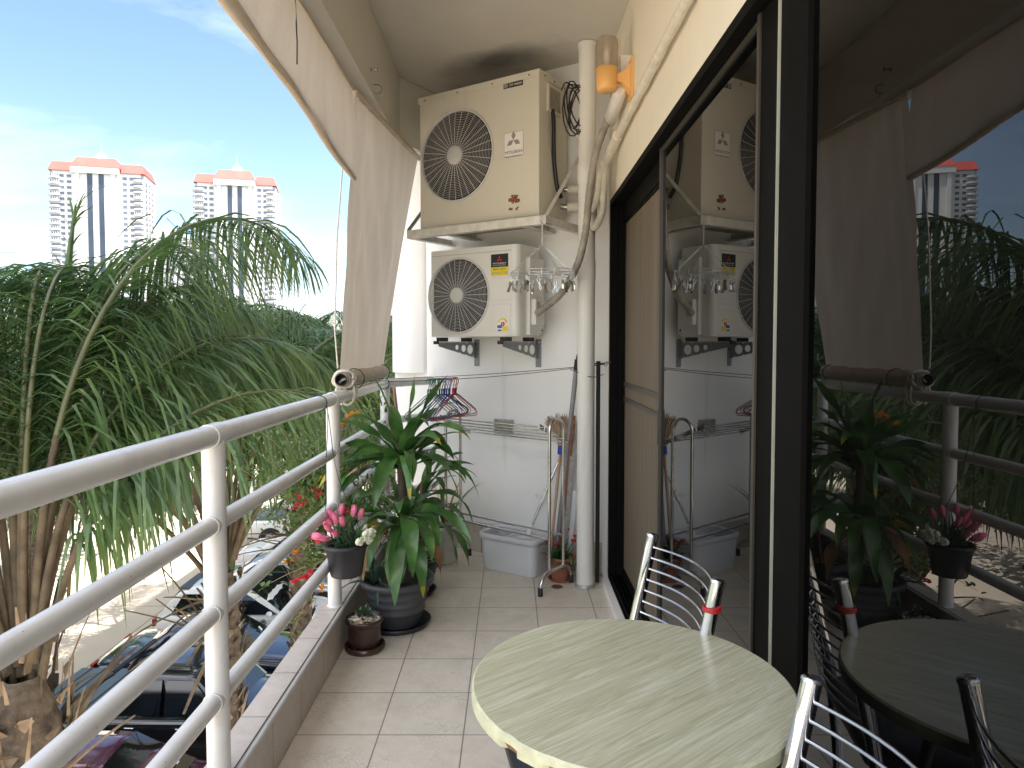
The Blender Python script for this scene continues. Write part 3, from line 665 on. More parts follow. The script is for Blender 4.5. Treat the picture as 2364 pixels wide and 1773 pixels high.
g = MB(); plate(g, lx-lw-.002, lz-lh-.002, lx+lw+.002, lz+lh+.002, M_GREYL, -.0005); plate(g, lx-lw, lz-lh, lx+lw, lz+lh, M_WHITE)
f2 = FR(lx, lz, -.0028); diamonds(g, f2, (0, .022, 0), .052, M_GREYL)
g.text('MITSUBISHI', .024, lambda p: f2(p+V((0, -.052, 0))), M_BLACK, width=lw*1.84)
g.text('Rotary Compressor', .0125, lambda p: f2(p+V((0, -.071, 0))), M_BLACK, width=lw*1.8); g.build('sticker', au, world=False)
s0, z0 = at_w(1088, 191, UO); s1, z1 = at_w(1130, 176, UO)
g = MB(); plate(g, s0-us0, z0-uz0-.006, s1-us0, z1-uz0+.014, M_BLACK)
f2 = FR((s0+s1)/2-us0+.016, (z0+z1)/2-uz0-.004, -.0028); g.text('Uni master', .026, f2, M_WHITE, width=(s1-s0)*.66)
plate(g, s0-us0+.004, z0-uz0-.001, s0-us0+.03, z1-uz0+.008, M_GREYL, -.002); g.build('name_plate', au, world=False)
rng = random.Random(3); s0, z0 = at_w(1098, 441, UO); s1, z1 = at_w(1124, 419, UO); g = MB()
cx, cz = (s0+s1)/2-us0, (z0+z1)/2-uz0
for i in range(34):
    x = cx+rng.uniform(-1, 1)*(s1-s0)*.42; z = cz+rng.uniform(-1, 1)*(z1-z0)*.42
    if rng.random() < .12: z = cz-.055+rng.uniform(-.008, .008)
    a = rng.uniform(.007, .014); n_ = rng.randint(5, 7)
    g.add([V((x+a*rng.uniform(.6, 1)*math.cos(2*PI*k/n_), -.0012-.00004*i, z+a*rng.uniform(.6, 1)*math.sin(2*PI*k/n_))) for k in range(n_)], [tuple(range(n_))], M_RUST)
g.build('torn_label', au, world=False)
# side: terminal cover with the black lead
g = MB(); g.box((uw, .085, uh-.20), (uw+.012, .235, uh-.05), M_ACOLD); g.box((uw+.012, .10, uh-.185), (uw+.0135, .22, uh-.065), M_HOSE); g.build('terminal_cover', au, world=False)
for y, r in ((.15, .02),): pass
p = lambda x, y, z: ROOTM[au.name] @ V((x, y, z))
g = MB(); g.tube(bez([p(uw+.014, .13, uh-.185), p(uw+.02, .13, uh-.26), p(uw+.012, .15, uh-.45), p(uw+.012, .185, uh-.60), p(uw+.018, .225, uh-.665)]), .012, M_CABLE, 8); g.build('power_lead', au)
# refrigerant valves
g = MB(); 
for zz, rr in ((.185, .026), (.085, .030)):
    g.tube([p(uw, .25, zz), p(uw+.05, .26, zz-.005)], rr*.55, M_STEEL, 10); g.tube([p(uw+.05, .26, zz-.005), p(uw+.16, .27, zz-.01)], rr, M_INSUL, 10)
g.build('valve', au)

# lower, newer unit
LO = .31; ls0, ls1, lz0, lz1 = -.666, .006, 1.430, 1.966
lw_, lh_, ld = ls1-ls0, lz1-lz0, .27
al = thing('air_conditioner', 'smaller ivory air conditioner unit on grey wall brackets, below the other', 'air conditioner', W(ls0, LO, lz0), -A)
ac_body(al, lw_, lh_, ld, .235, .252, .222, M_ACNEW, .042)
fan(al, .235, .252, .222, 19, 30, .047)
g = MB(); g.box((.03, -.0025, lh_-.035), (lw_-.045, -.0002, lh_-.032), M_GREYB)
for (x0, z0_, x1, z1_) in ((.47, .215, .62, .345), (.47, .03, .62, .19)):
    for a_, b_ in (((x0, z0_), (x1, z0_)), ((x0, z1_), (x1, z1_)), ((x1, z0_), (x1, z1_))):
        g.tube([(a_[0], -.0005, a_[1]), (b_[0], -.0005, b_[1])], .0022, M_ACNEW, 6)
g.build('pressed_panel', al, world=False)
g = MB()                                     # service cover on the right side
g.box((lw_+.0005, .085, .01), (lw_+.028, .245, lh_-.07), M_ACNEW); g.box((lw_+.0285, .10, .07), (lw_+.06, .20, .22), M_ACNEW); g.box((lw_+.0605, .108, .12), (lw_+.0615, .15, .205), M_GREYB)
g.build('service_cover', al, world=False)
s0, z0 = at_w(1061, 578, LO); s1, z1 = at_w(1098, 547, LO); zy = at_w(1080, 595, LO)[1]; s0 -= ls0; s1 -= ls0; z0 -= lz0; z1 -= lz0; zy -= lz0
g = MB(); plate(g, s0, z0, s1, z1, M_BLACK); plate(g, s0, zy, s1, z0-.0005, M_YEL)
f2 = FR((s0+s1)/2, (z0+z1)/2, -.0028); hh = z1-z0; diamonds(g, f2, (0, hh*.10, 0), hh*.26, M_RED)
g.text('MITSUBISHI', hh*.16, lambda p: f2(p+V((0, -hh*.27, 0))), M_WHITE, width=(s1-s0)*.76); g.text('HEAVY INDUSTRIES', hh*.09, lambda p: f2(p+V((0, -hh*.40, 0))), M_WHITE, width=(s1-s0)*.76)
f3 = FR((s0+s1)/2, (zy+z0)/2, -.0028); hh2 = z0-zy
g.text('HEAVY DUTY', hh2*.34, lambda p: f3(p+V((0, hh2*.13, 0))), M_BLACK, width=(s1-s0)*.76); g.text('INVERTER', hh2*.46, lambda p: f3(p+V((0, -hh2*.36, 0))), M_GREYL, width=(s1-s0)*.9)
g.build('sticker', al, world=False)
s0, z0 = at_w(1074, 717, LO); s1, z1 = at_w(1098, 689, LO); s0 -= ls0; s1 -= ls0; z0 -= lz0; z1 -= lz0
cx = (s0+s1)/2; wd = (s1-s0)/2
g = MB(); plate(g, s0, z0, s1, z0+.048, M_WHITE); f2 = FR(cx, z0+.048, -.001)
g.add([f2(V((wd*math.cos(PI*i/16), wd*math.sin(PI*i/16), 0))) for i in range(17)], [tuple(range(17))], M_WHITE)
def band(r0, r1, a0, a1, mat, y=-.0022):
    f4 = FR(cx, z0+.048, y); vs = []
    for i in range(9): a = R(a0+(a1-a0)*i/8); vs += [f4(V((r0*math.cos(a), r0*math.sin(a), 0))), f4(V((r1*math.cos(a), r1*math.sin(a), 0)))]
    g.add(vs, [(2*i, 2*i+1, 2*i+3, 2*i+2) for i in range(8)], mat)
band(wd*.62, wd*.9, 10, 170, M_YEL); band(wd*.64, wd*.8, 10, 60, M_ORG)
f4 = FR(cx+.002, z0+.046, -.0026); g.add([f4(V((.014*math.cos(2*PI*i/16), .014*math.sin(2*PI*i/16), 0))) for i in range(16)], [tuple(range(16))], M_RED)
g.text('5', .024, FR(cx+.002, z0+.038, -.0034), M_WHITE); plate(g, s0+.003, z0+.022, cx-.004, z0+.04, M_BLUE, -.002); plate(g, cx-.002, z0+.004, s1-.003, z0+.032, M_YEL, -.002); plate(g, s0+.005, z0+.004, cx-.008, z0+.014, M_BLUE, -.002)
g.build('energy_label', al, world=False)
g = MB(); plate(g, 0, 0, .0, .0, M_BLACK) if False else None
g.add([V((lw_+.0292, .215, .03)), V((lw_+.0292, .235, .03)), V((lw_+.0292, .225, .05))], [(0, 1, 2)], M_BLACK); g.text('WARNING', .009, lambda p: V((lw_+.0292, .225+p.x, .015+p.y)), M_BLACK); g.build('warning_mark', al, world=False)

# steel shelf carrying the upper unit
sh = thing('steel_shelf', 'white angle steel shelf holding the upper air conditioner', 'shelf', W(-.72, .45, 2.03), -A)
def WB(g, a, b, mat): g.box(a, b, mat, fr=lambda p: W(p.x, p.y, p.z))
X0, X1, ZS = -.722, .272, 2.036
g = MB(); WB(g, (X0, .445, ZS), (X1, .45, ZS+.045), M_SHELF); WB(g, (X0, .405, ZS+.0), (X1, .444, ZS+.005), M_SHELF)
WB(g, (X0+.001, .43, ZS+.046), (X1-.001, .45, ZS+.049), M_SHELF); g.build('front_bar', sh)
for x in (X0, X1-.005):
    g = MB(); WB(g, (x, .002, ZS), (x+.005, .4445, ZS+.045), M_SHELF); xi = x+.006 if x < 0 else x-.035; WB(g, (xi, .002, ZS+.001), (xi+.034, .404, ZS+.006), M_SHELF); g.build('side_bar', sh)
for x in (-.52, .03):
    g = MB(); WB(g, (x, .002, ZS+.02), (x+.05, .4, ZS+.025), M_SHELF); WB(g, (x, .002, ZS+.026), (x+.005, .4, ZS+.066), M_SHELF); g.build('cross_bar', sh)
g = MB(); g.tube([W(X1-.002, .44, ZS+.05), W(X1-.002, .004, ZS+.50)], .013, M_SHELF, 4); g.build('brace', sh)
g = MB(); g.tube([W(X0+.004, .44, ZS+.05), W(X0+.004, .004, ZS+.50)], .013, M_BRKT, 4); g.build('brace', sh)
g = MB(); WB(g, (-.56, .10, ZS+.0635), (.04, .34, ZS+.0655), M_RUST)
rng = random.Random(8)
g2 = MB()
g2.box((-.45, .12, ZS+.046), (.02, .33, ZS+.062), M_HOSE, fr=lambda p: W(p.x, p.y, p.z)); g2.build('drip_mat', sh)
# brackets of the lower unit
for k, (bx, lab) in enumerate(((1030, 'left grey perforated bracket under the lower air conditioner'), (1163, 'right grey perforated bracket under the lower air conditioner, near the mop corner'))):
    s = at_w(bx, 750, 0)[0]; zt = 1.395
    br = thing('wall_bracket', lab, 'bracket', W(s, 0, zt-.1), -A, 'wall brackets of the lower air conditioner')
    g = MB(); N = 10; L = .40
    # web with three round holes: built as strips round each hole
    holes = [(.075, .030), (.145, .022), (.215, .015)]
    zb_ = lambda y: zt-.105+.080*(y/L)
    edges = [0, .0375+.0, .1115, .182, .245, L]
    edges[0] = .0; edges[1] = .038
    def webquad(y0, y1): g.add([W(s, y0, zb_(y0)), W(s, y1, zb_(y1)), W(s, y1, zt), W(s, y0, zt)], [(0, 1, 2, 3)], M_BRKT)
    webquad(0.002, edges[1]); webquad(edges[4], L)
    for (cy, r), y0, y1 in zip(holes, edges[1:4], edges[2:5]):
        cz = (zb_(cy)+zt)/2; M_ = 24; inner = []; outer = []
        for i in range(M_):
            a = 2*PI*i/M_; dy, dz = math.cos(a), math.sin(a); inner.append(W(s, cy+r*dy, cz+r*dz))
            t = 9
            if dy > 1e-9: t = min(t, (y1-cy)/dy)
            if dy < -1e-9: t = min(t, (y0-cy)/dy)
            if dz > 1e-9: t = min(t, (zt-cz)/dz)
            den = dz-.2*dy
            if den < -1e-9: t = min(t, (zb_(cy)-cz)/den)
            outer.append(W(s, cy+t*dy, cz+t*dz))
        g.add(inner+outer, [(i, (i+1) % M_, M_+(i+1) % M_, M_+i) for i in range(M_)], M_BRKT)
    WB(g, (s-.035, .003, zt+.001), (s, L, zt+.005), M_BRKT); g.build('arm', br)
    g = MB(); WB(g, (s-.018, .001, zt-.155), (s+.022, .004, zt+.02), M_BRKT)
    for zz in (zt-.13, zt-.05, zt): g.ball(W(s+.012, .006, zz), .007, M_STEEL, 8, 5)
    g.build('wall_plate', br)
    g = MB(); WB(g, (s-.04, L-.09, zt+.006), (s+.005, L-.03, zt+.03), M_RUBBER); WB(g, (s-.04, .06, zt+.006), (s+.005, .12, zt+.03), M_RUBBER)
    WB(g, (s-.03, L, zt-.012), (s+.004, L+.012, zt+.008), M_RUBBER); g.build('rubber_pad', br)

# ------------------------------------------------------------------ pipes in the corner
PC = V((.418, 3.945, 0))
g = MB(); g.lathe([(.049, .004), (.0495, .012), (.049, 1.0), (.0485, 1.74)], M_PIPE, 26, PC); g.lathe([(.0485, 1.74), (.051, 1.745), (.051, 1.85), (.0485, 1.855), (.0485, 2.28), (.052, 2.285), (.052, 2.39), (.0485, 2.395), (.0485, CEIL-.03), (.054, CEIL-.028), (.054, CEIL-.004)], M_PIPE, 26, PC)
g.lathe([(.057, .001), (.055, .012), (.050, .02)], M_DUST, 20, PC)
tag(g.build('drain_pipe'), 'thick white painted drain pipe standing in the corner, floor to ceiling', 'pipe')
wx = .553
p0 = at_x(1305, 790, wx)
wp = thing('water_pipe', 'thin white water pipe with a small garden tap on its end', 'pipe', (wx, p0.y, .6))
g = MB(); zt = at_x(1298, 1058, wx-.03).z; g.tube([(wx-.004, p0.y, 2.55), (wx-.004, p0.y, zt)], .0115, M_PVC, 12)
tp = V((wx-.004, p0.y, zt)); g.tube([tp, tp+V((-.045, 0, 0))], .0135, M_PVC, 10); g.tube([tp+V((0, 0, .022)), tp+V((0, 0, -.012))], .016, M_PVC, 10); g.tube([(wx-.004, p0.y, zt+.32), (wx-.004, p0.y, zt+.345)], .0165, M_PVC, 10); g.build('pipe', wp)
g = MB(); q = tp+V((-.045, 0, 0)); g.tube([q, q+V((-.05, 0, 0)), q+V((-.075, 0, -.005)), q+V((-.085, 0, -.022))], [.011, .011, .010, .0085], M_PVC, 10)
g.tube([q+V((-.03, 0, .0)), q+V((-.03, 0, .032))], .007, M_PVC, 8); g.tube([q+V((-.05, 0, .036)), q+V((-.012, 0, .040))], .006, M_PVC, 8); g.ball(q+V((-.03, 0, .05)), .008, M_PVC, 8, 5); g.build('tap', wp)
g = MB(); g.tube([q+V((-.085, 0, -.022)), q+V((-.089, 0, -.05))], .011, M_BLACKP, 10); g.tube([q+V((-.112, 0, -.04)), q+V((-.07, 0, -.04))], .0065, M_BLACKP, 8); g.tube([q+V((-.09, 0, -.05)), q+V((-.092, 0, -.068))], .007, M_BLACKP, 8); g.build('hose_connector', wp)

g = MB()                                     # insulated refrigerant line along the door header
P = [V((.535, -.9, 2.42)), V((.535, 1.2, 2.425)), V((.533, 2.4, 2.43)), V((.53, 3.4, 2.425)), V((.52, 3.80, 2.40))]
pts = bez(P, 14); rr = [.019+.0015*math.sin(i*1.9)+.001*math.sin(i*.63) for i in range(len(pts))]
g.tube(pts, rr, M_INSUL, 12)
pts = bez([(.525, 3.52, 2.42), (.52, 3.72, 2.40), (.50, 3.83, 2.36)], 8); g.tube(pts, .026, M_INSUL, 14)
e1 = p(uw+.155, .27, .173); e2 = p(uw+.155, .27, .073)
g.tube(bez([(.50, 3.83, 2.36), (.495, 3.84, 2.22), (.49, 3.85, 2.10), (.45, 3.85, 2.02), (e2+e1)/2+V((.04, -.03, -.07)), e2], 10), .020, M_INSUL, 10)
g.tube(bez([(.48, 3.83, 2.33), (.46, 3.84, 2.17), (.43, 3.85, 2.12), e1], 10), .017, M_INSUL, 10)
tag(g.build('insulated_pipe'), 'white wrapped insulated pipe running above the door to the corner', 'pipe')
g = MB()                                     # grey drain hose falling past the upper unit to the lower one
hs = [at_y(1322, 238, 3.70), at_y(1308, 270, 3.70), at_y(1285, 340, 3.72), at_y(1272, 430, 3.74), at_y(1265, 500, 3.76), at_y(1248, 570, 3.82), at_y(1215, 630, 3.93), at_y(1180, 662, 4.04), at_y(1160, 676, 4.12)]
pts = bez(hs, 12); g.tube(pts, [.020+.0012*math.sin(i*2.2)-.0000*i for i in range(len(pts))], M_HOSE, 10)
tag(g.build('drain_hose'), 'dirty grey flexible hose curving down to the lower air conditioner', 'hose')
q0, q1 = at_x(1340, 200, .515), at_x(1318, 262, .515)
g = MB(); ax = (q1-q0).normalized(); g.tube([q0-ax*.02, q0, q1, q1+ax*.012], [.020, .031, .031, .018], M_PVC, 14); g.tube([q0+V((-.024, -.0, .012)), q1+V((-.024, 0, .012))], .008, M_PVC, 8)
tag(g.build('pipe_cover'), 'short white rounded pipe cover below the wall lamp', 'pipe cover')
# coil of black cable between unit and drain pipe
g = MB(); rng = random.Random(2); cc = at_y(1243, 235, 3.93); pts = []
for i in range(7*14+1):
    a = 2*PI*i/14; k = i//14
    rx, rz = .045+.012*math.sin(k*2.1), .125+.02*math.cos(k*1.7)
    pts.append(cc+V((rx*math.cos(a)+.018*math.sin(k*1.3)+.02*math.sin(a)*(k % 3-1), .012*math.sin(k*2+a), rz*math.sin(a)+.012*math.cos(k))))
g.tube(pts, .0042, M_CABLE, 6); g.tube(bez([cc+V((0, 0, .11)), cc+V((-.05, .02, .15)), cc+V((-.075, .05, .12))], 8), .0042, M_CABLE, 6)
g.tube(bez([cc+V((-.02, 0, -.11)), cc+V((.03, -.01, -.16)), cc+V((.085, -.03, -.12))], 10), .0042, M_PVC, 6)
tag(g.build('cable_coil'), 'coil of black cable hanging beside the drain pipe', 'cable')
# wall lamp
lc = at_x(1311, 155, .445); lc = V((.445, lc.y, 0)); zb1 = at_x(1311, 196, .445).z; zm = at_x(1311, 148, .445).z; ztp = at_x(1311, 80, .445).z
lm = thing('wall_lamp', 'orange plastic wall lamp with a ribbed clear glass cover', 'lamp', (.56, lc.y, zb1))
g = MB(); g.lathe([(.0001, zb1), (.044, zb1+.001), (.047, zb1+.006), (.053, zm-.002), (.049, zm)], M_LAMPB, 28, lc); g.build('lamp_base', lm)
g = MB(); prof = [(.049, zm+.001), (.0505, zm+.01), (.0515, ztp-.045), (.049, ztp-.022), (.040, ztp-.008), (.022, ztp-.001), (.0001, ztp)]
vs = []; SEG = 60
for r_, z_ in prof:
    for j in range(SEG): a = 2*PI*j/SEG; rr_ = r_*(1+(.022 if j % 2 else -.012)*(1 if r_ > .03 else 0)); vs.append(lc+V((rr_*math.cos(a), rr_*math.sin(a), z_)))
g.add(vs, [(i*SEG+j, i*SEG+(j+1) % SEG, (i+1)*SEG+(j+1) % SEG, (i+1)*SEG+j) for i in range(len(prof)-1) for j in range(SEG)], M_LGLASS, True); g.build('glass_cover', lm)
g = MB(); g.lathe([(.013, zm), (.013, zm+.025)], M_WHITE, 12, lc); g.lathe([(.011, zm+.025), (.015, zm+.045), (.0155, zm+.085), (.010, zm+.10), (.0001, zm+.104)], M_WHITE, 14, lc); g.build('bulb', lm)
zc = (zb1+zm)/2
g = MB(); N = 7
secs = []
for i in range(N):
    t = i/(N-1); x = .484+(.551-.484)*t; hw = .018+.016*t**2; z0_ = zc-.012-.05*t**2.2; z1_ = zc+.022+.045*t**2; secs.append((x, hw, z0_, z1_))
vs = []
for x, hw, z0_, z1_ in secs: vs += [(x, lc.y-hw, z0_), (x, lc.y+hw, z0_), (x, lc.y+hw, z1_), (x, lc.y-hw, z1_)]
fs = [(i*4+j, i*4+(j+1) % 4, (i+1)*4+(j+1) % 4, (i+1)*4+j) for i in range(N-1) for j in range(4)]
g.add(vs, fs, M_LAMPB); g.build('arm', lm)
g = MB(); g.box((.5515, lc.y-.046, zc-.090), (.564, lc.y+.046, zc+.090), M_LAMPB); g.ball((.551, lc.y-.02, zc+.03), .004, M_BLACK, 8, 4); g.build('wall_plate', lm)
jb = at_x(1350, 148, .54); g = MB(); g.box((.512, jb.y-.045, jb.z-.055), (.564, jb.y+.045, jb.z+.045), M_PVC)
tag(g.build('junction_box'), 'cream junction box on the cream wall behind the lamp', 'junction box')
s0, z0 = at_w(1071, 934, 0); s1, z1 = at_w(1110, 907, 0); g = MB(); WB(g, (s0, .001, z0), (s1, .022, z1), M_DUST); WB(g, (s0+.008, .0225, z0+.008), (s1-.008, .025, z1-.008), M_HOSE)
tag(g.build('junction_box'), 'small grey blanking box on the end wall behind the drying rack', 'junction box')
fd = at_z(1203, 1268, .002); g = MB(); g.lathe([(.0001, .003), (.022, .0032), (.024, .005), (.034, .005), (.036, .002)], M_STEEL, 24, (fd.x, fd.y, 0))
for k in range(8): a = 2*PI*k/8; g.disc((fd.x+.014*math.cos(a), fd.y+.014*math.sin(a), .0045), .004, M_BLACK, (0, 0, 1), 8)
tag(g.build('floor_drain'), 'small round steel floor drain set in the tiles', 'drain')
# ------------------------------------------------------------------ clothes line, hangers, peg hanger
la = V((PX+.02, 4.40, 1.165)); lb = V((.545, 3.98, at_x(1298, 783, .55).z))
g = MB()
for dz, sag in ((.0, .012), (-.018, .02)):
    pts = [la.lerp(lb, i/24)+V((0, 0, dz*(1-i/24)-sag*math.sin(PI*i/24))) for i in range(25)]; g.tube(pts, .0022, M_CABLE, 6)
q = V((.46, 3.90, lb.z-.02)); g.tube(bez([q+V((-.13, .05, -.01)), q+V((-.02, -.01, -.05)), q+V((.05, -.02, -.035))], 8), .0022, M_CABLE, 6)
g.tube([lb+V((-.10, .03, 0)), lb+V((-.015, 0, .004))], .005, M_CABLE, 6)
g.tube(arc((PX, 4.40, 1.135), .036, 0, 2*PI, 16, (1, 0, 0), (0, 0, 1)), .0025, M_CABLE, 6)
tag(g.build('clothes_line'), 'dark double clothes line strung from the corner railing post to the pipe', 'clothes line')
g = MB(); g.tube([lb+V((.014, 0, .01)), lb+V((-.01, 0, .008))], .006, M_STEEL, 8); g.tube(arc(lb+V((-.012, 0, .0)), .012, -PI, PI*.6, 10, (1, 0, 0), (0, 0, 1)), .003, M_STEEL, 6)
tag(g.build('wall_hook'), 'small steel wall hook holding the clothes line', 'hook')
def hanger_mesh(g0, mat, wv, rng):
    g = MB()
    """hook at the origin, in the local xz plane"""
    pts = arc((0, 0, -.017), .019, R(-60), R(200), 12)[::1]
    pts = [p for p in pts][::-1] if False else pts
    hook = [V((-.019*math.cos(R(a)), 0, .019*math.sin(R(a))-.019+.0)) for a in range(-50, 181, 21)][::-1]
    hook = [V((.019*math.cos(R(a)), 0, .019*math.sin(R(a))-.016)) for a in range(190, -71, -20)]
    neck = [V((.006, 0, -.045)), V((0, 0, -.075))]
    tri = [V((-.03, 0, -.085)), V((-wv, 0, -.165)), V((-wv-.012, 0, -.178)), V((-wv, 0, -.19)), V((wv, 0, -.19)), V((wv+.012, 0, -.178)), V((wv, 0, -.165)), V((.03, 0, -.085)), V((0, 0, -.075))]
    g.tube(hook+neck, .0024, mat, 6); g.tube(neck[1:]+tri, .0024, mat, 6)
    for i in range(8): g.tube([V((.004, 0, -.05-.004*i)), V((-.004, .002, -.052-.004*i))], .0028, mat, 5)
    g0.add([V((p_.x*1.15, p_.y, p_.z*1.25)) for p_ in g.v], g.f, mat, True)
cols = ['green', 'teal', 'green', 'teal', 'green', 'green', 'navy', 'teal', 'maroon', 'blue', 'blue', 'navy', 'blue', 'red', 'red', 'maroon']
rng = random.Random(11)
ld = (lb-la); lu = V((ld.x, ld.y, 0)).normalized(); ang0 = math.atan2(lu.y, lu.x)
words = {'green': 'green wire clothes hanger bunched with others on the clothes line', 'teal': 'teal wire clothes hanger bunched with others on the clothes line', 'navy': 'navy wire clothes hanger in the bunch on the clothes line', 'maroon': 'maroon wire clothes hanger in the bunch on the clothes line', 'blue': 'blue wire clothes hanger in the bunch on the clothes line', 'red': 'red wire clothes hanger near the right end of the bunch'}
protos = {}
for i, c in enumerate(cols):
    f = .205+.0088*i
    pos = la+ld*f+V((0, 0, -.018*(1-f)-.016*math.sin(PI*f)+.003)); rz = ang0+PI/2+rng.uniform(-.2, .2)-.2
    if c not in protos:
        g = MB(); hanger_mesh(g, M_HANG[c], .185, rng); o = g.build('clothes_hanger'); protos[c] = o
    else: o = protos[c].copy(); COL.objects.link(o)
    o.location = pos; o.rotation_euler = (rng.uniform(-.05, .05), rng.uniform(-.06, .06), rz); tag(o, words[c], 'hanger', 'coloured wire hangers on the clothes line')
# peg hanger
pc = W(.250, .455, 0); zc = 1.765
hk = W(.250, .452, 2.085)
ph = thing('peg_hanger', 'round wire peg hanger on chains below the steel shelf', 'peg hanger', (pc.x, pc.y, zc))
ea, eb = .185, .13
el = lambda a, k=1, dz=0: V((pc.x, pc.y, zc+dz))+WT*(ea*k*math.cos(a))+WN*(eb*k*math.sin(a))
g = MB()
for k, dz in ((1, 0), (.985, .016), (.97, -.014), (.6, .0)):
    g.tube([el(2*PI*i/48, k, dz) for i in range(48)], .0019, M_WIRE, 5, closed=True)
for i in range(8): g.tube([el(2*PI*i/8, .6), el(2*PI*i/8, 1)], .0017, M_WIRE, 5)
for i in range(16): g.tube([el(2*PI*i/16, 1, .018), el(2*PI*i/16, 1, -.016)], .0028, M_WIRE, 5)
g.build('wire_frame', ph)
g = MB(); g.tube(arc(hk+V((0, 0, -.02)), .022, PI*1.1, -PI*.5, 12, tuple(WN), (0, 0, 1))+[hk+V((0, 0, -.06))], .0022, M_WIRE, 6); g.build('hook', ph)
top = V((hk.x, hk.y, 1.925))
def chain(g, a, b):
    n = max(3, int((b-a).length/.011)); d = (b-a).normalized(); o1 = d.orthogonal().normalized(); o2 = d.cross(o1)
    for i in range(n):
        c = a.lerp(b, (i+.5)/n); s_ = o1 if i % 2 else o2
        g.tube([c+d*.0075*math.cos(t)+s_*.0036*math.sin(t) for t in [2*PI*k/8 for k in range(8)]], .0012, M_WIRE, 4, closed=True)
for a in (R(35), R(145), R(215), R(325)):
    g = MB(); chain(g, top, el(a)); g.build('chain', ph)
g = MB(); chain(g, hk+V((0, 0, -.055)), top); g.build('chain', ph)
rng = random.Random(4)
for i in range(20):
    a = 2*PI*i/16+.1; k = 1 if i < 16 else .6
    if i >= 16: a = 2*PI*(i-16)/4+.4
    q = el(a, k, -.016); rz = rng.uniform(0, PI); tl = rng.uniform(-.4, .4)
    rot = Matrix.Rotation(rz, 3, 'Z') @ Matrix.Rotation(tl, 3, 'Y')
    g = MB(); chain(g, q, q+V((0, 0, -.022))); o_ = q+V((0, 0, -.024))
    for s in (-1, 1):
        path = [V((s*.009, 0, 0)), V((s*.0015, 0, -.026)), V((s*.0055, 0, -.05)), V((s*.001, 0, -.058))]
        for e, f in ((path[0], path[1]), (path[1], path[2]), (path[2], path[3])):
            n_ = V((0, .0055, 0)); th = V((.0012, 0, 0))
            g.add([o_+rot @ v for v in (e-n_-th, e+n_-th, f+n_-th, f-n_-th, e-n_+th, e+n_+th, f+n_+th, f-n_+th)], [(0, 1, 2, 3), (7, 6, 5, 4), (0, 4, 5, 1), (2, 6, 7, 3), (1, 5, 6, 2), (3, 7, 4, 0)], M_STEEL)
    g.build('peg', ph)

# ------------------------------------------------------------------ drying rack
RC, LC = V((.25, 3.90, 0)), V((-.374, 4.42, 0)); RD = (LC-RC).normalized(); RN = V((-RD.y, RD.x, 0)); RN = RN if RN.y > 0 else -RN
dr = thing('drying_rack', 'stainless steel folding clothes drying rack standing before the end wall', 'drying rack', tuple((RC+LC)/2))
S2 = .066; HT = .965
for c in (RC, LC):
    g = MB(); pts = [c-RN*S2+V((0, 0, .115))]+[c-RN*S2+V((0, 0, HT-S2))]+[c+V((0, 0, HT-S2))+RN*(-S2*math.cos(PI*i/12))+V((0, 0, S2*math.sin(PI*i/12))) for i in range(13)]+[c+RN*S2+V((0, 0, .115))]
    g.tube(pts, .0095, M_STEEL, 12)
    fp = [c-RN*.148+V((0, 0, .03)), c-RN*.14+V((0, 0, .065)), c-RN*.115+V((0, 0, .095)), c-RN*.07+V((0, 0, .115)), c+RN*.07+V((0, 0, .115)), c+RN*.115+V((0, 0, .095)), c+RN*.14+V((0, 0, .065)), c+RN*.148+V((0, 0, .03))]
    g.tube(bez(fp, 4), .011, M_STEEL, 12); o = g.build('end_frame', dr)
    for s in (-1, 1):
        q = c+RN*.148*s; g = MB(); g.lathe([(.0135, .0005), (.0145, .006), (.0135, .045), (.010, .047)], M_RUBBER, 12, q); g.disc(q+V((0, 0, .0004)), .0135, M_RUBBER, (0, 0, -1)); g.build('foot_cap', dr)
def rackbar(o, z, name='rail', r=.005):
    g = MB(); g.tube([RC+RN*o+V((0, 0, z)), LC+RN*o+V((0, 0, z))], r, M_STEEL, 10); g.build(name, dr)
for o in (-S2, S2): rackbar(o, .295, 'lower_rail', .0062)
for c in (RC+RD*.02, LC-RD*.02):
    g = MB(); a, b = c-RN*.135+V((0, 0, .935)), c+RN*.135+V((0, 0, .815)); hw = V((0, 0, .014)); th = RD*.004
    g.add([a-hw-th, b-hw-th, b+hw-th, a+hw-th, a-hw+th, b-hw+th, b+hw+th, a+hw+th], [(0, 3, 2, 1), (4, 5, 6, 7), (0, 1, 5, 4), (1, 2, 6, 5), (2, 3, 7, 6), (3, 0, 4, 7)], M_STEEL); g.build('side_plate', dr)
for i in range(5):
    o = -.12+.24*i/4; rackbar(o, .928-.108*i/4, 'drying_bar', .0046)

# ------------------------------------------------------------------ mop bucket and mop
bq = at_z(1034, 1227, 0); bu = (W(1, 0, 0)-W(0, 0, 0)); bk = thing('mop_bucket', 'pale grey two-chamber plastic mop bucket on the tiles before the end wall', 'bucket', tuple(bq), -A+R(.5))
BL_, BD, BH = .40, .225, .225
def rrect(x0, y0, x1, y1, r, z, n=6):
    out = []
    for (cx, cy, a0) in ((x1-r, y0+r, -90), (x1-r, y1-r, 0), (x0+r, y1-r, 90), (x0+r, y0+r, 180)):
        for i in range(n+1): a = R(a0+90*i/n); out.append(V((cx+r*math.cos(a), cy+r*math.sin(a), z)))
    return out
def loft(g, rings, mat, smooth=True):
    n = len(rings[0]); g.add([p for r in rings for p in r], [(i*n+j, i*n+(j+1) % n, (i+1)*n+(j+1) % n, (i+1)*n+j) for i in range(len(rings)-1) for j in range(n)], mat, smooth)
g = MB()
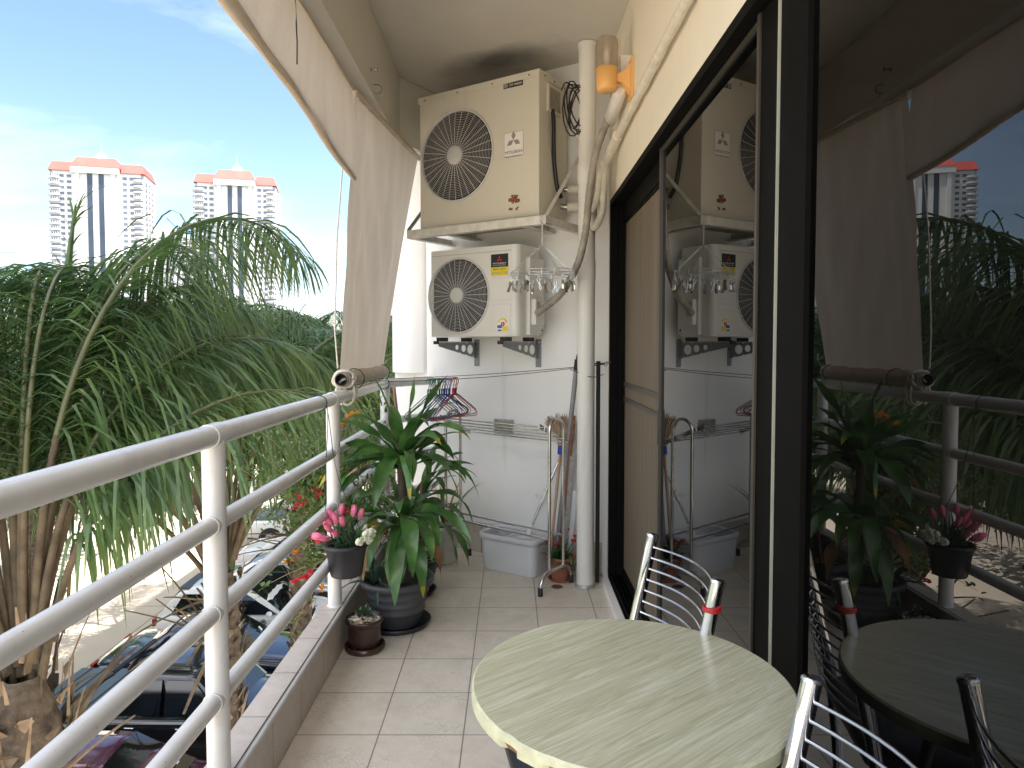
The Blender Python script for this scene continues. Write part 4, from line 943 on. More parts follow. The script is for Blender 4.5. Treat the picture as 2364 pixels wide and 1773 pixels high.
loft(g, [rrect(.012, .012, BL_-.012, BD-.012, .04, .001), rrect(.010, .010, BL_-.010, BD-.010, .042, .008), rrect(.0, .0, BL_, BD, .048, BH-.032)], M_BUCK)
loft(g, [rrect(-.001, -.001, BL_+.001, BD+.001, .048, BH-.034), rrect(-.010, -.010, BL_+.010, BD+.010, .055, BH-.033), rrect(-.012, -.012, BL_+.012, BD+.012, .055, BH-.004), rrect(-.009, -.009, BL_+.009, BD+.009, .052, BH), rrect(.004, .004, BL_-.004, BD-.004, .045, BH), rrect(.008, .008, BL_-.008, BD-.008, .045, BH-.01)], M_BUCK)
g.build('body', bk, world=False)
g = MB(); loft(g, [rrect(.008, .008, .19, BD-.008, .045, BH-.008), rrect(.02, .02, .18, BD-.02, .04, .05)], M_BUCKD); pts = rrect(.02, .02, .18, BD-.02, .04, .05); g.add(pts, [tuple(range(len(pts)))], M_BUCKD)
g.box((.19, .010, BH-.02), (.205, BD-.010, BH-.004), M_BUCK); g.build('wash_chamber', bk, world=False)
g = MB(); c = V((.298, BD/2, 0)); g.lathe([(.092, BH-.006), (.086, BH-.004), (.080, BH-.01), (.070, BH-.07), (.0001, BH-.075)], M_BUCK, 28, c); g.lathe([(.13, BH-.012), (.09, BH-.007)], M_BUCK, 28, c)
pts = rrect(.206, .010, BL_-.008, BD-.010, .04, BH-.013); g.add(pts, [tuple(range(len(pts)))], M_BUCK)
for i in range(22):
    a = 2*PI*i/22; d = V((math.cos(a), math.sin(a), 0)); t = V((-d.y, d.x, 0))*.004
    g.add([c+d*.0785-t+V((0, 0, BH-.012)), c+d*.0785+t+V((0, 0, BH-.012)), c+d*.070+t+V((0, 0, BH-.05)), c+d*.070-t+V((0, 0, BH-.05))], [(0, 1, 2, 3)], M_BLACKP)
g.build('spin_basket', bk, world=False)
mt = ROOTM[bk.name] @ V((.275, BD/2, BH-.03)); mtop = at_y(1222, 960, 4.26)
mp_ = thing('mop', 'steel and white flat mop leaning out of the pale grey bucket', 'mop', tuple(mt))
L_ = mtop-mt
g = MB(); g.tube([mt+L_*.16, mt+L_*1.0], .0085, M_STEEL, 10); g.build('pole', mp_)
g = MB(); g.tube([mt, mt+L_*.05, mt+L_*.155], [.022, .017, .0115], M_WHITE, 12); g.ball(mt+V((0, 0, .004)), .05, M_WHITE, 16, 8, (1, 1, .35)); g.build('head_joint', mp_)
g = MB(); g.tube([mt+L_*.40, mt+L_*.50], .0145, M_WHITE, 12); lk = mt+L_*.45; g.box(lk+V((-.035, -.012, -.012)), lk+V((-.012, .012, .012)), M_WHITE); g.tube([lk+V((-.035, 0, -.004)), lk+V((-.05, 0, .016))], .008, M_WHITE, 8); g.build('clamp', mp_)
g = MB(); g.tube([mt+L_*.86, mt+L_*1.06], .012, M_WHITE, 12); g.build('grip', mp_)
# broom standing upside down
bf = V((.225, 4.20, .012)); bh = at_y(1211, 972, 4.17)
br = thing('broom', 'straw broom standing upside down, bristles up, behind the drying rack', 'broom', tuple(bf))
g = MB(); g.tube([bf, bh], .009, M_WOODL, 10); g.build('handle', br)
g = MB(); ax = (bh-bf).normalized(); g.tube([bh-ax*.025, bh+ax*.035], .018, M_BLUEP, 12); g.build('collar', br)
g = MB(); fanc = at_y(1200, 905, 4.15)-bh; rng = random.Random(6); side = V((.82, -.5, 0)).normalized()
for i in range(150):
    a = rng.uniform(-.62, .62); L1 = rng.uniform(.14, .19); d = (ax*math.cos(a)+side*math.sin(a)+V((0, rng.uniform(-.08, .08), 0))-side*.16).normalized()
    g.tube([bh+ax*.03+side*.012*a, bh+ax*.03+d*L1*.5, bh+ax*.03+d*L1+V((rng.uniform(-.012, .012), 0, rng.uniform(-.01, .01)))], [.004, .0045, .0015], M_STRAW if i % 5 else M_STRAWL, 4, caps=False)
g.build('bristles', br)
g = MB(); g.tube([bh+ax*.03, bh+ax*.075], [.022, .034], M_STRAWL, 12); g.build('binding', br)
# poles leaning in the corner
def pole(name, label, cat, a, b, r, mat, extra=None):
    g = MB(); n_ = 10; a, b = V(a), V(b); g.tube([a.lerp(b, i/n_) for i in range(n_+1)], r if not isinstance(r, tuple) else [r[0]+(r[1]-r[0])*i/n_ for i in range(n_+1)], mat, 12)
    if extra: extra(g, a, b)
    return tag(g.build(name), label, cat)
def greyx(g, a, b):
    d = (b-a).normalized(); g.tube([b-d*.06, b+d*.003], .0165, M_RUBBER, 10); g.tube(bez([b, b+d*.025, b+d*.05+V((.012, 0, -.004))], 5), [.008]*10+[.003], M_RUBBER, 8)
pole('pole', 'long grey pole with a black tip leaning tallest in the corner', 'pole', (.262, 4.235, .012), at_y(1247, 778, 4.10), .0145, M_PVCG, greyx)
def bamb(g, a, b):
    for k in range(1, 7): p_ = a.lerp(b, k/7.2); d = (b-a).normalized(); g.tube([p_-d*.003, p_+d*.003], .0125, M_BAMB, 10)
    
pole('bamboo_cane', 'reddish brown bamboo cane leaning beside the drain pipe', 'cane', (.29, 4.225, .012), at_y(1240, 898, 4.13), (.0105, .010), M_BAMB, bamb)
a, b = V((.318, 4.19, .012)), at_y(1237, 1000, 4.06)
def bar(name, label, a, b, w_, mat):
    g = MB(); d = (b-a).normalized(); s_ = d.cross(V((0, 1, 0))).normalized()*w_; t_ = d.cross(s_).normalized()*.006
    g.add([a-s_-t_, a+s_-t_, a+s_+t_, a-s_+t_, b-s_-t_, b+s_-t_, b+s_+t_, b-s_+t_], [(3, 2, 1, 0), (4, 5, 6, 7), (0, 1, 5, 4), (1, 2, 6, 5), (2, 3, 7, 6), (3, 0, 4, 7)], mat)
    return tag(g.build(name), label, 'metal strip')
bar('metal_strip', 'dusty aluminium strip leaning in the corner beside the bamboo cane', V((.310, 4.19, .012)), at_y(1236, 985, 4.04), .0125, M_DUST)
bar('metal_strip', 'smooth pale metal strip leaning nearest to the thick drain pipe', V((.335, 4.155, .012)), at_y(1242, 1060, 4.0), .0115, M_BUCK)
pole('pole', 'black weathered pole standing behind the thick drain pipe', 'pole', (.492, 3.985, .012), (.492, 3.985, at_y(1295, 780, 3.985).z), .012, M_RUBBER)
pole('pole', 'pinkish brown wooden pole leaning outside the corner railing', 'pole', at_y(882, 1120, 4.33), at_y(851, 836, 4.62), .011, M_WOODP)
# ------------------------------------------------------------------ plants
def strip(g, base, d, L, wmax, droop, mat, n=9, tipmat=None, tipfrom=.8, fold=.25, wave=0, rng=random, twist=0, prof=None, curl=0):
    """one long leaf: folded along its middle, bending under its own weight"""
    p = V(base); d = V(d).normalized(); st = L/n; sp = [p.copy()]; ds = [d.copy()]
    for i in range(n):
        t = (i+1)/n; d = (d+V((0, 0, -1))*droop*(.35+t)/n*1.6).normalized(); p = p+d*st; sp.append(p.copy()); ds.append(d.copy())
    ref = V((0, 0, 1)) if abs(ds[0].z) < .97 else V((1, 0, 0))
    side = ds[0].cross(ref).normalized(); vs = []; ph = rng.uniform(0, 6)
    for i in range(n+1):
        t = i/n; side = (side-ds[i]*side.dot(ds[i])).normalized(); nr = side.cross(ds[i]).normalized()
        w_ = wmax*(prof(t) if prof else max(.02, math.sin(PI*min(1, .08+.92*t**.85)))**.75)*.5
        if twist: q = Quaternion(ds[i], twist*t); s2 = q @ side; n2 = q @ nr
        else: s2, n2 = side, nr
        wv = wave*math.sin(ph+t*11)*w_
        vs += [sp[i]-s2*w_+n2*(fold*w_+wv), sp[i], sp[i]+s2*w_+n2*(fold*w_-wv*.7)]
    if tipmat:
        k = max(1, int(tipfrom*n)); f1 = [f for i in range(k) for f in ((i*3, i*3+1, i*3+4, i*3+3), (i*3+1, i*3+2, i*3+5, i*3+4))]
        f2 = [f for i in range(k, n) for f in ((i*3, i*3+1, i*3+4, i*3+3), (i*3+1, i*3+2, i*3+5, i*3+4))]
        o = len(g.v); g.add(vs, f1, mat, True); km = g.mi(tipmat)
        for f in f2: g.f.append([a+o for a in f]); g.m.append(km); g.s.append(True)
    else: g.add(vs, [f for i in range(n) for f in ((i*3, i*3+1, i*3+4, i*3+3), (i*3+1, i*3+2, i*3+5, i*3+4))], mat, True)
    return sp
def pot(root, c, h, rt, rb, mat, rim=.012, rimh=.025, soil=True, ribs=0, soilmat=None):
    g = MB(); prof = [(.0001, .004), (rb*.96, .004), (rb, .010)]
    for k in range(ribs):
        t = .35+.5*k/max(1, ribs); r = rb+(rt-rb)*t; prof += [(r-.001, h*t-.006), (r+.004, h*t), (r, h*t+.006)]
    prof += [(rt-.002, h-rimh-.004), (rt+rim, h-rimh), (rt+rim+.001, h-.006), (rt+rim-.004, h), (rt-.004, h), (rt-.010, h-.03)]
    g.lathe(prof, mat, 36, c); o = g.build('pot', root)
    if soil:
        g = MB(); rng = random.Random(int(h*1e4)); rs = rt-.011; vs = [V(c)+V((0, 0, h-.028))]
        for i in range(1, 6):
            for j in range(24): a = 2*PI*j/24; vs.append(V(c)+V((rs*i/5*math.cos(a), rs*i/5*math.sin(a), h-.034+rng.uniform(-.005, .007)*(i < 5))))
        fs = [(0, 1+j, 1+(j+1) % 24) for j in range(24)]+[(1+(i-1)*24+j, 1+i*24+j, 1+i*24+(j+1) % 24, 1+(i-1)*24+(j+1) % 24) for i in range(1, 5) for j in range(24)]
        g.add(vs, fs, soilmat or M_SOIL, True); g.build('soil', root)
    return o
def saucer(root, c, r, h, mat):
    g = MB(); g.lathe([(.0001, .001), (r*.86, .001), (r, h), (r-.006, h), (r*.84, .007), (.0001, .007)], mat, 36, c); g.build('saucer', root)
def U(az, el): return V((math.cos(R(az))*math.cos(R(el)), math.sin(R(az))*math.cos(R(el)), math.sin(R(el))))

# big dracaena in the wide grey pot
PCN = V((-.565, 3.40, 0))
rng = random.Random(21)
pd = thing('potted_plant', 'tall broad-leaved dracaena with yellow leaf tips in a wide grey plastic pot', 'potted plant', tuple(PCN))
saucer(pd, PCN, .165, .03, M_POTB)
pot(pd, PCN+V((0, 0, .008)), .235, .168, .112, M_POTG, .012, .03, ribs=3)
g = MB(); st = [PCN+V((.03, 0, .2)), PCN+V((.035, .01, .5)), PCN+V((.02, .02, .76)), PCN+V((.025, .02, .90))]
g.tube(bez(st, 6), .021, M_TRUNK, 10); g.build('stem', pd)
def leafy(root, c, specs, W_, mat, tips, seed, name='leaf'):
    r = random.Random(seed)
    for (az, el, L, dr, kind) in specs:
        g = MB(); m_ = {'g': mat, 'y': M_DRACY, 'd': M_DRY, 't': mat}[kind]
        strip(g, V(c)+U(az, 10)*.014+V((0, 0, r.uniform(-.05, .05))), U(az, el), L, W_*r.uniform(.85, 1.15), dr, m_, 16, M_DRACY if kind == 't' else None, .93, .28, .38, r, r.uniform(-.8, .8)); g.build(name, root)
# azimuth 0 = towards the house, 90 = away from the camera, 180 = street side, 270 = towards the camera
up = [(75, 76, .44, .5, 'g'), (20, 70, .46, .55, 'g'), (150, 74, .40, .6, 'g'), (110, 62, .40, .8, 'g'), (350, 58, .40, 1.0, 't'), (310, 52, .38, 1.2, 't'), (200, 55, .42, .95, 'g'), (240, 50, .42, 1.2, 'g'), (170, 42, .46, 1.1, 'g'),
      (185, 28, .46, 1.2, 't'), (215, 20, .46, 1.1, 't'), (5, 30, .46, 1.7, 't'), (30, 35, .40, 1.5, 'g'), (335, 20, .40, 1.7, 't'), (285, 30, .40, 1.8, 't'), (255, 15, .40, 1.6, 'g'), (130, 30, .4, 1.2, 'g'), (160, 8, .46, .9, 'd'), (195, 2, .42, 1.2, 'g'), (60, 45, .4, 1.2, 'g')]
rx = random.Random(77)
up += [(rx.uniform(0, 360), rx.uniform(15, 75), rx.uniform(.32, .44), rx.uniform(.7, 1.8), 'g') for _ in range(14)]
leafy(pd, PCN+V((.025, .02, .80)), up, .066, M_DRAC, .3, 5)
lo = [(285, 34, .46, 2.3, 'g'), (270, 22, .44, 2.6, 'g'), (300, 42, .42, 1.9, 'g'), (315, 40, .34, 1.9, 'g'), (250, 40, .42, 2.0, 'g'), (230, 30, .40, 1.8, 't'), (205, 35, .36, 1.5, 'y'), (345, 50, .32, 1.3, 'g'), (10, 50, .32, 1.3, 'g'), (180, 42, .36, 1.4, 'g'), (275, 55, .36, 1.2, 'g'), (300, 12, .38, 2.5, 't'), (260, 5, .38, 2.7, 'g'), (335, 8, .34, 2.4, 'd'), (220, 5, .36, 2.2, 'd'), (90, 40, .36, 1.3, 'g'), (40, 45, .36, 1.3, 'g'), (190, 12, .32, 2.2, 'd'), (135, 35, .34, 1.3, 'g')]
lo += [(rx.uniform(170, 380), rx.uniform(5, 60), rx.uniform(.3, .44), rx.uniform(1.2, 2.6), 'g') for _ in range(4)]
leafy(pd, PCN+V((.035, .0, .50)), lo, .074, M_DRAC, .3, 6)
def rosette(root, c, n, L, W_, seed, mat, name='rosette', els=(25, 75), dr=1.0):
    g = MB(); r = random.Random(seed)
    for i in range(n): strip(g, V(c), U(i*137.5+r.uniform(-15, 15), r.uniform(*els)), L*r.uniform(.7, 1.1), W_, dr*r.uniform(.6, 1.3), mat, 7, fold=.5, rng=r)
    return g.build(name, root)
rs = thing('potted_plant', 'dark green spiky rosette growing at the left side of the wide grey pot', 'plant', tuple(PCN+V((-.11, -.07, .21))))
rosette(rs, PCN+V((-.10, -.05, .215)), 24, .21, .02, 3, M_SUCC, 'leaves')
# black pot behind, its own cane plant
P2 = V((-.545, 3.84, 0))
p2 = thing('potted_plant', 'leafy cane plant drooping to the right in a black pot', 'potted plant', tuple(P2))
saucer(p2, P2, .125, .028, M_POTB); pot(p2, P2+V((0, 0, .008)), .19, .135, .095, M_POTB, .008, .022)
g = MB(); g.tube(bez([P2+V((0, 0, .16)), P2+V((.03, 0, .4)), P2+V((.05, .01, .62))], 6), .012, M_TRUNK, 8); g.tube(bez([P2+V((.03, .02, .16)), P2+V((.06, .05, .5)), P2+V((.07, .06, .78))], 6), .007, M_DRAC, 8); g.build('stem', p2)
sp2 = [(350, 55, .36, 1.4, 'g'), (10, 60, .34, 1.2, 'g'), (330, 50, .32, 1.5, 't'), (40, 60, .34, 1.0, 'g'), (70, 70, .32, .8, 'g'), (300, 50, .34, 1.6, 'g'), (0, 20, .42, 2.3, 't'), (340, 12, .40, 2.6, 't'), (20, 30, .38, 1.9, 'g'), (270, 45, .32, 1.6, 'g'), (120, 60, .3, 1, 'g'), (200, 50, .3, 1.2, 'g')]
leafy(p2, P2+V((.05, .01, .60)), sp2[:7], .055, M_DRAC, .3, 8); leafy(p2, P2+V((.02, 0, .42)), sp2[5:], .055, M_DRAC, .3, 9)
g = MB(); rng = random.Random(4)
for i in range(26): a = rng.uniform(0, 6.28); r_ = rng.uniform(0, .11); q = P2+V((r_*math.cos(a), r_*math.sin(a), .176)); d = U(rng.uniform(0, 360), rng.uniform(-5, 25))*.03; g.tube([q, q+d], .003, rng.choice([M_DRY, M_STRAWL, M_ORGF, M_WOODP]), 5)
g.build('leaf_litter', p2)
# white pot at the back by the rack
P3 = V((-.43, 4.40, 0)); p3 = thing('potted_plant', 'small spindly plant in a white pot behind the drying rack leg', 'potted plant', tuple(P3))
pot(p3, P3, .24, .095, .07, M_POTW, .008, .02); g = MB(); rng = random.Random(14)
for i in range(14): strip(g, P3+V((0, 0, .21)), U(rng.uniform(0, 360), rng.uniform(50, 85)), rng.uniform(.22, .42), .022, .6, M_DRAC if i % 4 else M_ORGF, 7, rng=rng)
g.build('leaves', p3)
P3b = V((-.63, 4.18, 0)); p3 = thing('potted_plant', 'upright broad-leaved plant in a dark pot between the cane plant and the corner', 'potted plant', tuple(P3b))
pot(p3, P3b, .22, .11, .08, M_POTB, .008, .02); leafy(p3, P3b+V((0, 0, .30)), [(i*51, 50+8*(i % 4), .38+.04*(i % 3), .8, 'g') for i in range(9)], .06, M_DRAC, .3, 31)
# small brown glazed pot with pebbles
P4 = V((-.668, 3.12, 0)); p4 = thing('potted_plant', 'small brown glazed pot topped with pebbles and a tiny succulent', 'potted plant', tuple(P4))
g = MB(); g.lathe([(.0001, .001), (.084, .001), (.090, .008), (.090, .026), (.080, .028)], M_GLAZE, 36, P4); g.build('saucer', p4)
g = MB(); g.lathe([(.070, .03), (.073, .034), (.076, .11), (.079, .125), (.086, .13), (.088, .142), (.085, .148), (.078, .147), (.076, .13)], M_GLAZE, 36, P4); g.build('pot', p4)
g = MB(); rng = random.Random(7); g.disc(P4+V((0, 0, .131)), .077, M_SOIL)
for i in range(150):
    a = rng.uniform(0, 6.28); r_ = .072*math.sqrt(rng.random()); s_ = rng.uniform(.0045, .0105)
    g.ball(P4+V((r_*math.cos(a), r_*math.sin(a), .134+rng.uniform(0, .008)+.006*(1-r_/.07))), s_, rng.choice([M_PEB, M_PEB, M_WHITE, M_GREYB, M_STRAWL]), 7, 5, (1, rng.uniform(.6, 1), rng.uniform(.5, .8)), Quaternion((0, 0, 1), a*3))
g.build('pebbles', p4, kind='stuff')
g = MB(); rng = random.Random(17)
for (ox, oy, hh) in ((.0, .015, .075), (-.025, .01, .05), (.02, .0, .055)):
    for i in range(12): strip(g, P4+V((ox, oy, .137+hh*.5*i/12)), U(i*137, 35+3*i), .03+.02*(1-i/12), .011, .3, M_SUCC if i % 3 else M_FINE, 4, rng=rng, fold=.5)
g.build('succulent', p4)
# hanging pot with artificial tulips
P5 = at_y(748, 1205, 2.98); P5 = V((P5.x, P5.y, .385)); hp = thing('hanging_flower_pot', 'dark pot of pink and white tulips strung from the railing', 'flower pot', tuple(P5))
pot(hp, P5, .145, .089, .068, M_POTB, .006, .016)
g = MB(); rt = V((PX, 2.93, 1.165))
for q in (P5+V((-.086, -.01, .145)), P5+V((.07, .04, .145))): g.tube(bez([q, q.lerp(V((PX+.02, 2.95, .95)), .7), V((PX+.032, 2.94, 1.10)), rt], 6), .0016, M_CABLE, 5)
g.tube(arc((PX, 2.935, 1.135), .032, 0, 2*PI, 14, (1, 0, 0), (0, 0, 1)), .0018, M_CABLE, 5); g.build('string', hp)
g = MB(); rng = random.Random(23)
for i in range(110): 
    side_ = U(rng.uniform(0, 360), rng.uniform(35, 80)); strip(g, P5+V((rng.uniform(-.05, .05), rng.uniform(-.05, .05), .12)), side_, rng.uniform(.09, .17), .0085, .5, M_SUCC if i % 3 else M_DRAC, 5, rng=rng)
g.build('grass_leaves', hp)
def tulip(c, d, s, mat):
    g = MB(); d = V(d).normalized(); q = V((0, 0, 1)).rotation_difference(d)
    for k in range(6):
        a = k*60+(30 if k > 2 else 0); vs = []
        for i in range(6):
            t = i/5; w_ = .5*s*math.sin(PI*min(.97, .15+.8*t))**.8*.55; rr = s*.24*math.sin(PI*min(1, .12+.72*t))+.001
            for e in (-1, 0, 1): aa = R(a)+e*w_/max(rr, .004)*.55; vs.append(c+q @ V((rr*math.cos(aa), rr*math.sin(aa), s*t)))
        g.add(vs, [f for i in range(5) for f in ((i*3, i*3+1, i*3+4, i*3+3), (i*3+1, i*3+2, i*3+5, i*3+4))], mat, True)
    return g
rng = random.Random(29)
tl = [(-.02, -.01, .10, -10, 80), (.03, .0, .09, 60, 75), (-.045, -.02, .085, 190, 60), (-.03, -.03, .07, 200, 70), (-.055, .0, .05, 180, 55), (.0, -.04, .06, 250, 70), (-.02, -.05, .02, 240, 40), (-.09, -.02, .01, 185, 10), (-.10, .01, .0, 180, 0), (-.05, -.05, .04, 230, 50), (-.06, -.03, .0, 210, 15), (-.07, .02, .04, 160, 35), (.05, .03, .07, 30, 70)]
for (x, y, z, az, el) in tl:
    c = P5+V((x, y, .165+z)); g = tulip(c, U(az, el), .052, M_PINK); g.tube([P5+V((x*.3, y*.3, .12)), c+U(az, el)*.004], .002, M_DRAC, 5); g.build('pink_tulip', hp)
for i in range(20):
    a = rng.uniform(-1.6, 1.2); c = P5+V((.045+.055*math.cos(a), .055*math.sin(a)-.02, .15+rng.uniform(-.005, .05)))
    g = tulip(c, U(math.degrees(a), rng.uniform(10, 50)), .034, M_WPET); g.ball(c+U(math.degrees(a), 20)*.010, .0135, M_WPET, 8, 6); g.tube([P5+V((.02, 0, .12)), c], .002, M_DRAC, 5); g.build('white_bud', hp)
# terracotta pot by the poles
P6 = at_z(1213, 1262, 0); P6 = V((P6.x, 4.06, 0)); p6 = thing('potted_plant', 'terracotta pot with small red flowers beside the drain pipe', 'potted plant', tuple(P6))
g = MB(); prof = [(.0001, .002), (.056, .002), (.062, .02), (.066, .022)]; 
vs = []; SEG = 48; ring = [(.050, .003), (.056, .04), (.068, .09), (.074, .118), (.082, .120), (.084, .14), (.080, .145), (.074, .14), (.072, .12)]
for k, (r_, z_) in enumerate(ring):
    for j in range(SEG): a = 2*PI*j/SEG; s_ = 1+(.02*math.sin(12*a+z_*20) if k < 4 else 0); vs.append(P6+V((r_*s_*math.cos(a), r_*s_*math.sin(a), z_)))
g.add(vs, [(i*SEG+j, i*SEG+(j+1) % SEG, (i+1)*SEG+(j+1) % SEG, (i+1)*SEG+j) for i in range(len(ring)-1) for j in range(SEG)], M_TERRA, True); g.disc(P6+V((0, 0, .125)), .073, M_SOIL); g.build('pot', p6)
g = MB(); g.lathe([(.0001, .001), (.066, .001), (.076, .014), (.072, .015), (.06, .006)], M_TERRA, 32, P6+V((0, 0, .0))); g.build('saucer', p6)
g = MB(); rng = random.Random(33)
for i in range(60): strip(g, P6+V((rng.uniform(-.05, .05), rng.uniform(-.04, .04), .125)), U(rng.uniform(0, 360), rng.uniform(20, 80)), rng.uniform(.05, .15), .022, .9, M_DRAC if i % 3 else M_TREE, 5, rng=rng)
g.build('leaves', p6)
for (x, y, z) in ((-.08, -.03, .24), (-.03, -.05, .225), (.09, .02, .25), (.075, .0, .23), (.06, .05, .28)):
    g = MB(); c = P6+V((x, y, z)); g.tube([P6+V((x*.3, y*.3, .13)), c], .002, M_DRAC, 5)
    for k in range(6): g.ball(c+U(k*60, 20)*.008, .009, M_REDF, 7, 5)
    g.build('red_flower', p6)
# bougainvillea and fine shrub outside the rail, in a trough standing on the kerb's outer ledge
TR = V((-1.02, 3.85, .18)); bt = thing('flowering_shrub', 'straggly bougainvillea with red and orange blossoms outside the railing corner', 'shrub', tuple(TR))
g = MB(); g.prism([(-.97, 3.86, .0), (-.885, 3.86, .0), (-.875, 3.86, .15), (-.985, 3.86, .15)], (0, .5, 0), M_POTB); g.build('trough', bt)
g = MB(); g.box((-.98, 3.84, -.04), (-.869, 4.38, -.002), M_BRKT); g.build('trough_shelf', bt)
rng = random.Random(41); twigs = MB(); lv = MB(); redp = []; orgp = []
def branch(base, az, el, L, droop, nl, leafs, s_leaf, mats):
    p = V(base); d = U(az, el); pts = [p.copy()]
    for i in range(9):
        d = (d+V((rng.uniform(-.12, .12), rng.uniform(-.12, .12), -droop/9))).normalized(); p = p+d*L/9; pts.append(p.copy())
    twigs.tube(pts, [.0045-.0035*i/9 for i in range(10)], M_TWIG, 5)
    for k in range(nl):
        q = pts[rng.randint(2, 9)]+V((rng.uniform(-.03, .03), rng.uniform(-.03, .03), rng.uniform(-.03, .03)))
        strip(leafs, q, U(rng.uniform(0, 360), rng.uniform(-30, 60)), s_leaf*rng.uniform(.6, 1.2), s_leaf*.5, .4, rng.choice(mats), 4, rng=rng)
    return pts
for i in range(26):
    az = rng.uniform(100, 330); el = rng.uniform(-5, 78); L = rng.uniform(.35, .85)
    pts = branch((rng.uniform(-.97, -.89), rng.uniform(3.88, 4.34), .14), az, el, L, rng.uniform(.3, 1.6), 12, lv, .05, [M_FINE, M_TREE, M_FINE, M_DRAC])
    if i % 5 == 0 and pts[-1].z < .72: redp.append(pts[-1])
    elif i % 6 == 1: orgp.append(pts[-1])
for (x_, y_, Y) in ((757, 897, 3.9), (752, 905, 3.9), (772, 900, 3.92), (740, 920, 3.85)): orgp.append(at_y(x_, y_, Y))
for (x_, y_, Y) in ((680, 1062, 3.7), (690, 1075, 3.7), (655, 1093, 3.7), (668, 1240, 3.6), (660, 1248, 3.6), (652, 1080, 3.75), (640, 1100, 3.72), (740, 1075, 3.8), (756, 1080, 3.85), (752, 1108, 3.75), (675, 1160, 3.65), (688, 1170, 3.6)):
    q = at_y(x_, y_, Y); redp.append(q); branch((-.95, max(Y, 3.9), .14), math.degrees(math.atan2(0, -1)), 30, .2, .6, 5, lv, .05, [M_FINE]); twigs.tube(bez([V((-.94, max(Y, 3.9), .14)), V((-.94, max(Y, 3.9), .14)).lerp(q, .5)+V((0, 0, .08)), q], 6), .0025, M_TWIG, 5)
for q in orgp[-4:]: twigs.tube(bez([V((-.94, 4.0, .14)), V((-.94, 4.0, .14)).lerp(q, .6)+V((-.04, 0, .06)), q], 6), .003, M_TWIG, 5)
twigs.build('branches', bt); lv.build('leaves', bt)
for lst, mat, nm in ((redp, M_REDF, 'red_blossom'), (orgp, M_ORGF, 'orange_blossom')):
    for q in lst:
        g = MB()
        for k in range(9): strip(g, q+V((rng.uniform(-.012, .012), rng.uniform(-.012, .012), rng.uniform(-.012, .012))), U(k*120+rng.uniform(-30, 30), rng.uniform(0, 70)), .03, .026, .2, mat, 4, rng=rng)
        g.build(nm, bt)
fs_ = thing('feathery_shrub', 'feathery light green shrub growing up outside the second railing post', 'shrub', (-1.03, 3.7, .15))
twigs = MB(); lv = MB()
for i in range(64):
    az = rng.uniform(120, 300); pts = branch((rng.uniform(-.97, -.89), rng.uniform(3.88, 4.3), .14), az, rng.uniform(46, 86), rng.uniform(.55, 1.05), rng.uniform(.1, .7), 0, lv, .02, [M_FINE])
    for k in range(130):
        t = rng.uniform(.25, 1); q = pts[min(9, int(t*9))]+V((rng.gauss(0, .03), rng.gauss(0, .03), rng.gauss(0, .03)))
        strip(lv, q, U(rng.uniform(0, 360), rng.uniform(-20, 70)), rng.uniform(.028, .055), .013, .2, M_FINE, 3, rng=rng)
twigs.build('branches', fs_); lv.build('leaves', fs_)
q = at_y(806, 1130, 3.95); g = MB(); vs = []; rng = random.Random(2)
for i in range(11):
    for j in range(12):
        a = 2*PI*j/12; rr = .035+.045*math.sin(PI*min(1, .1+i/10*.85)); rr *= 1+rng.uniform(-.22, .22); vs.append(q+V((rr*math.cos(a), rr*.7*math.sin(a), .13-.26*i/10)))
g.add(vs, [(i*12+j, i*12+(j+1) % 12, (i+1)*12+(j+1) % 12, (i+1)*12+j) for i in range(10) for j in range(12)], M_BAG); g.tube(bez([q+V((0, 0, .12)), q+V((-.03, 0, .2)), V((PX, 3.95, .652-.026))], 6), .002, M_CABLE, 5)
tag(g.build('plastic_bag'), 'crumpled clear plastic bag hanging on the railing behind the plants', 'bag')
# ------------------------------------------------------------------ table and chairs
TC = V((.224, 1.300, 0)); TZ, TR0 = .745, .300
tb = thing('round_table', 'round table with a pale greenish wood top and chipped edge', 'table', tuple(TC))
rng = random.Random(9); SEG = 180
def chip(a):                                   # ragged edge at the worn front-left side
    d = (a-R(222)); d = (d+PI) % (2*PI)-PI
    k = max(0, 1-abs(d)/.42)
    return k
wob = lambda a: math.sin(23*a+1)+math.sin(41*a+2)+.8*math.sin(67*a)
rt_ = [TR0-(.0022*chip(2*PI*j/SEG)*max(0, wob(2*PI*j/SEG))) for j in range(SEG)]
g = MB()
rings = [(0, TZ, M_TABLE), (-.004, TZ, M_TABLE)]
ang = [2*PI*j/SEG for j in range(SEG)]
def ringp(off, z, ragged=True): return [TC+V(((rt_[j]+off)*math.cos(ang[j]), (rt_[j]+off)*math.sin(ang[j]), z)) for j in range(SEG)]
tp_ = ringp(-.004, TZ); g.add(tp_, [tuple(range(SEG))], M_TABLE)
def wall_(a, b, mat_of):
    o = len(g.v); g.v += a+b
    for j in range(SEG):
        j2 = (j+1) % SEG; g.f.append([o+SEG+j, o+SEG+j2, o+j2, o+j]); g.m.append(g.mi(mat_of(j))); g.s.append(True)
em = lambda j: M_EDGE
cm = [wob(2*PI*j/SEG) > 2.1-1.4*chip(2*PI*j/SEG) and chip(2*PI*j/SEG) > .12 for j in range(SEG)]
wall_(tp_, ringp(0, TZ-.004), em); wall_(ringp(0, TZ-.004), ringp(.0005, TZ-.014), em)
lo_ = [TC+V((((rt_[j]-(.006 if cm[j] else 0)))*math.cos(ang[j]), (rt_[j]-(.006 if cm[j] else 0))*math.sin(ang[j]), TZ-.026)) for j in range(SEG)]
wall_(ringp(.0005, TZ-.014), lo_, lambda j: M_CHIP if cm[j] else M_EDGE)
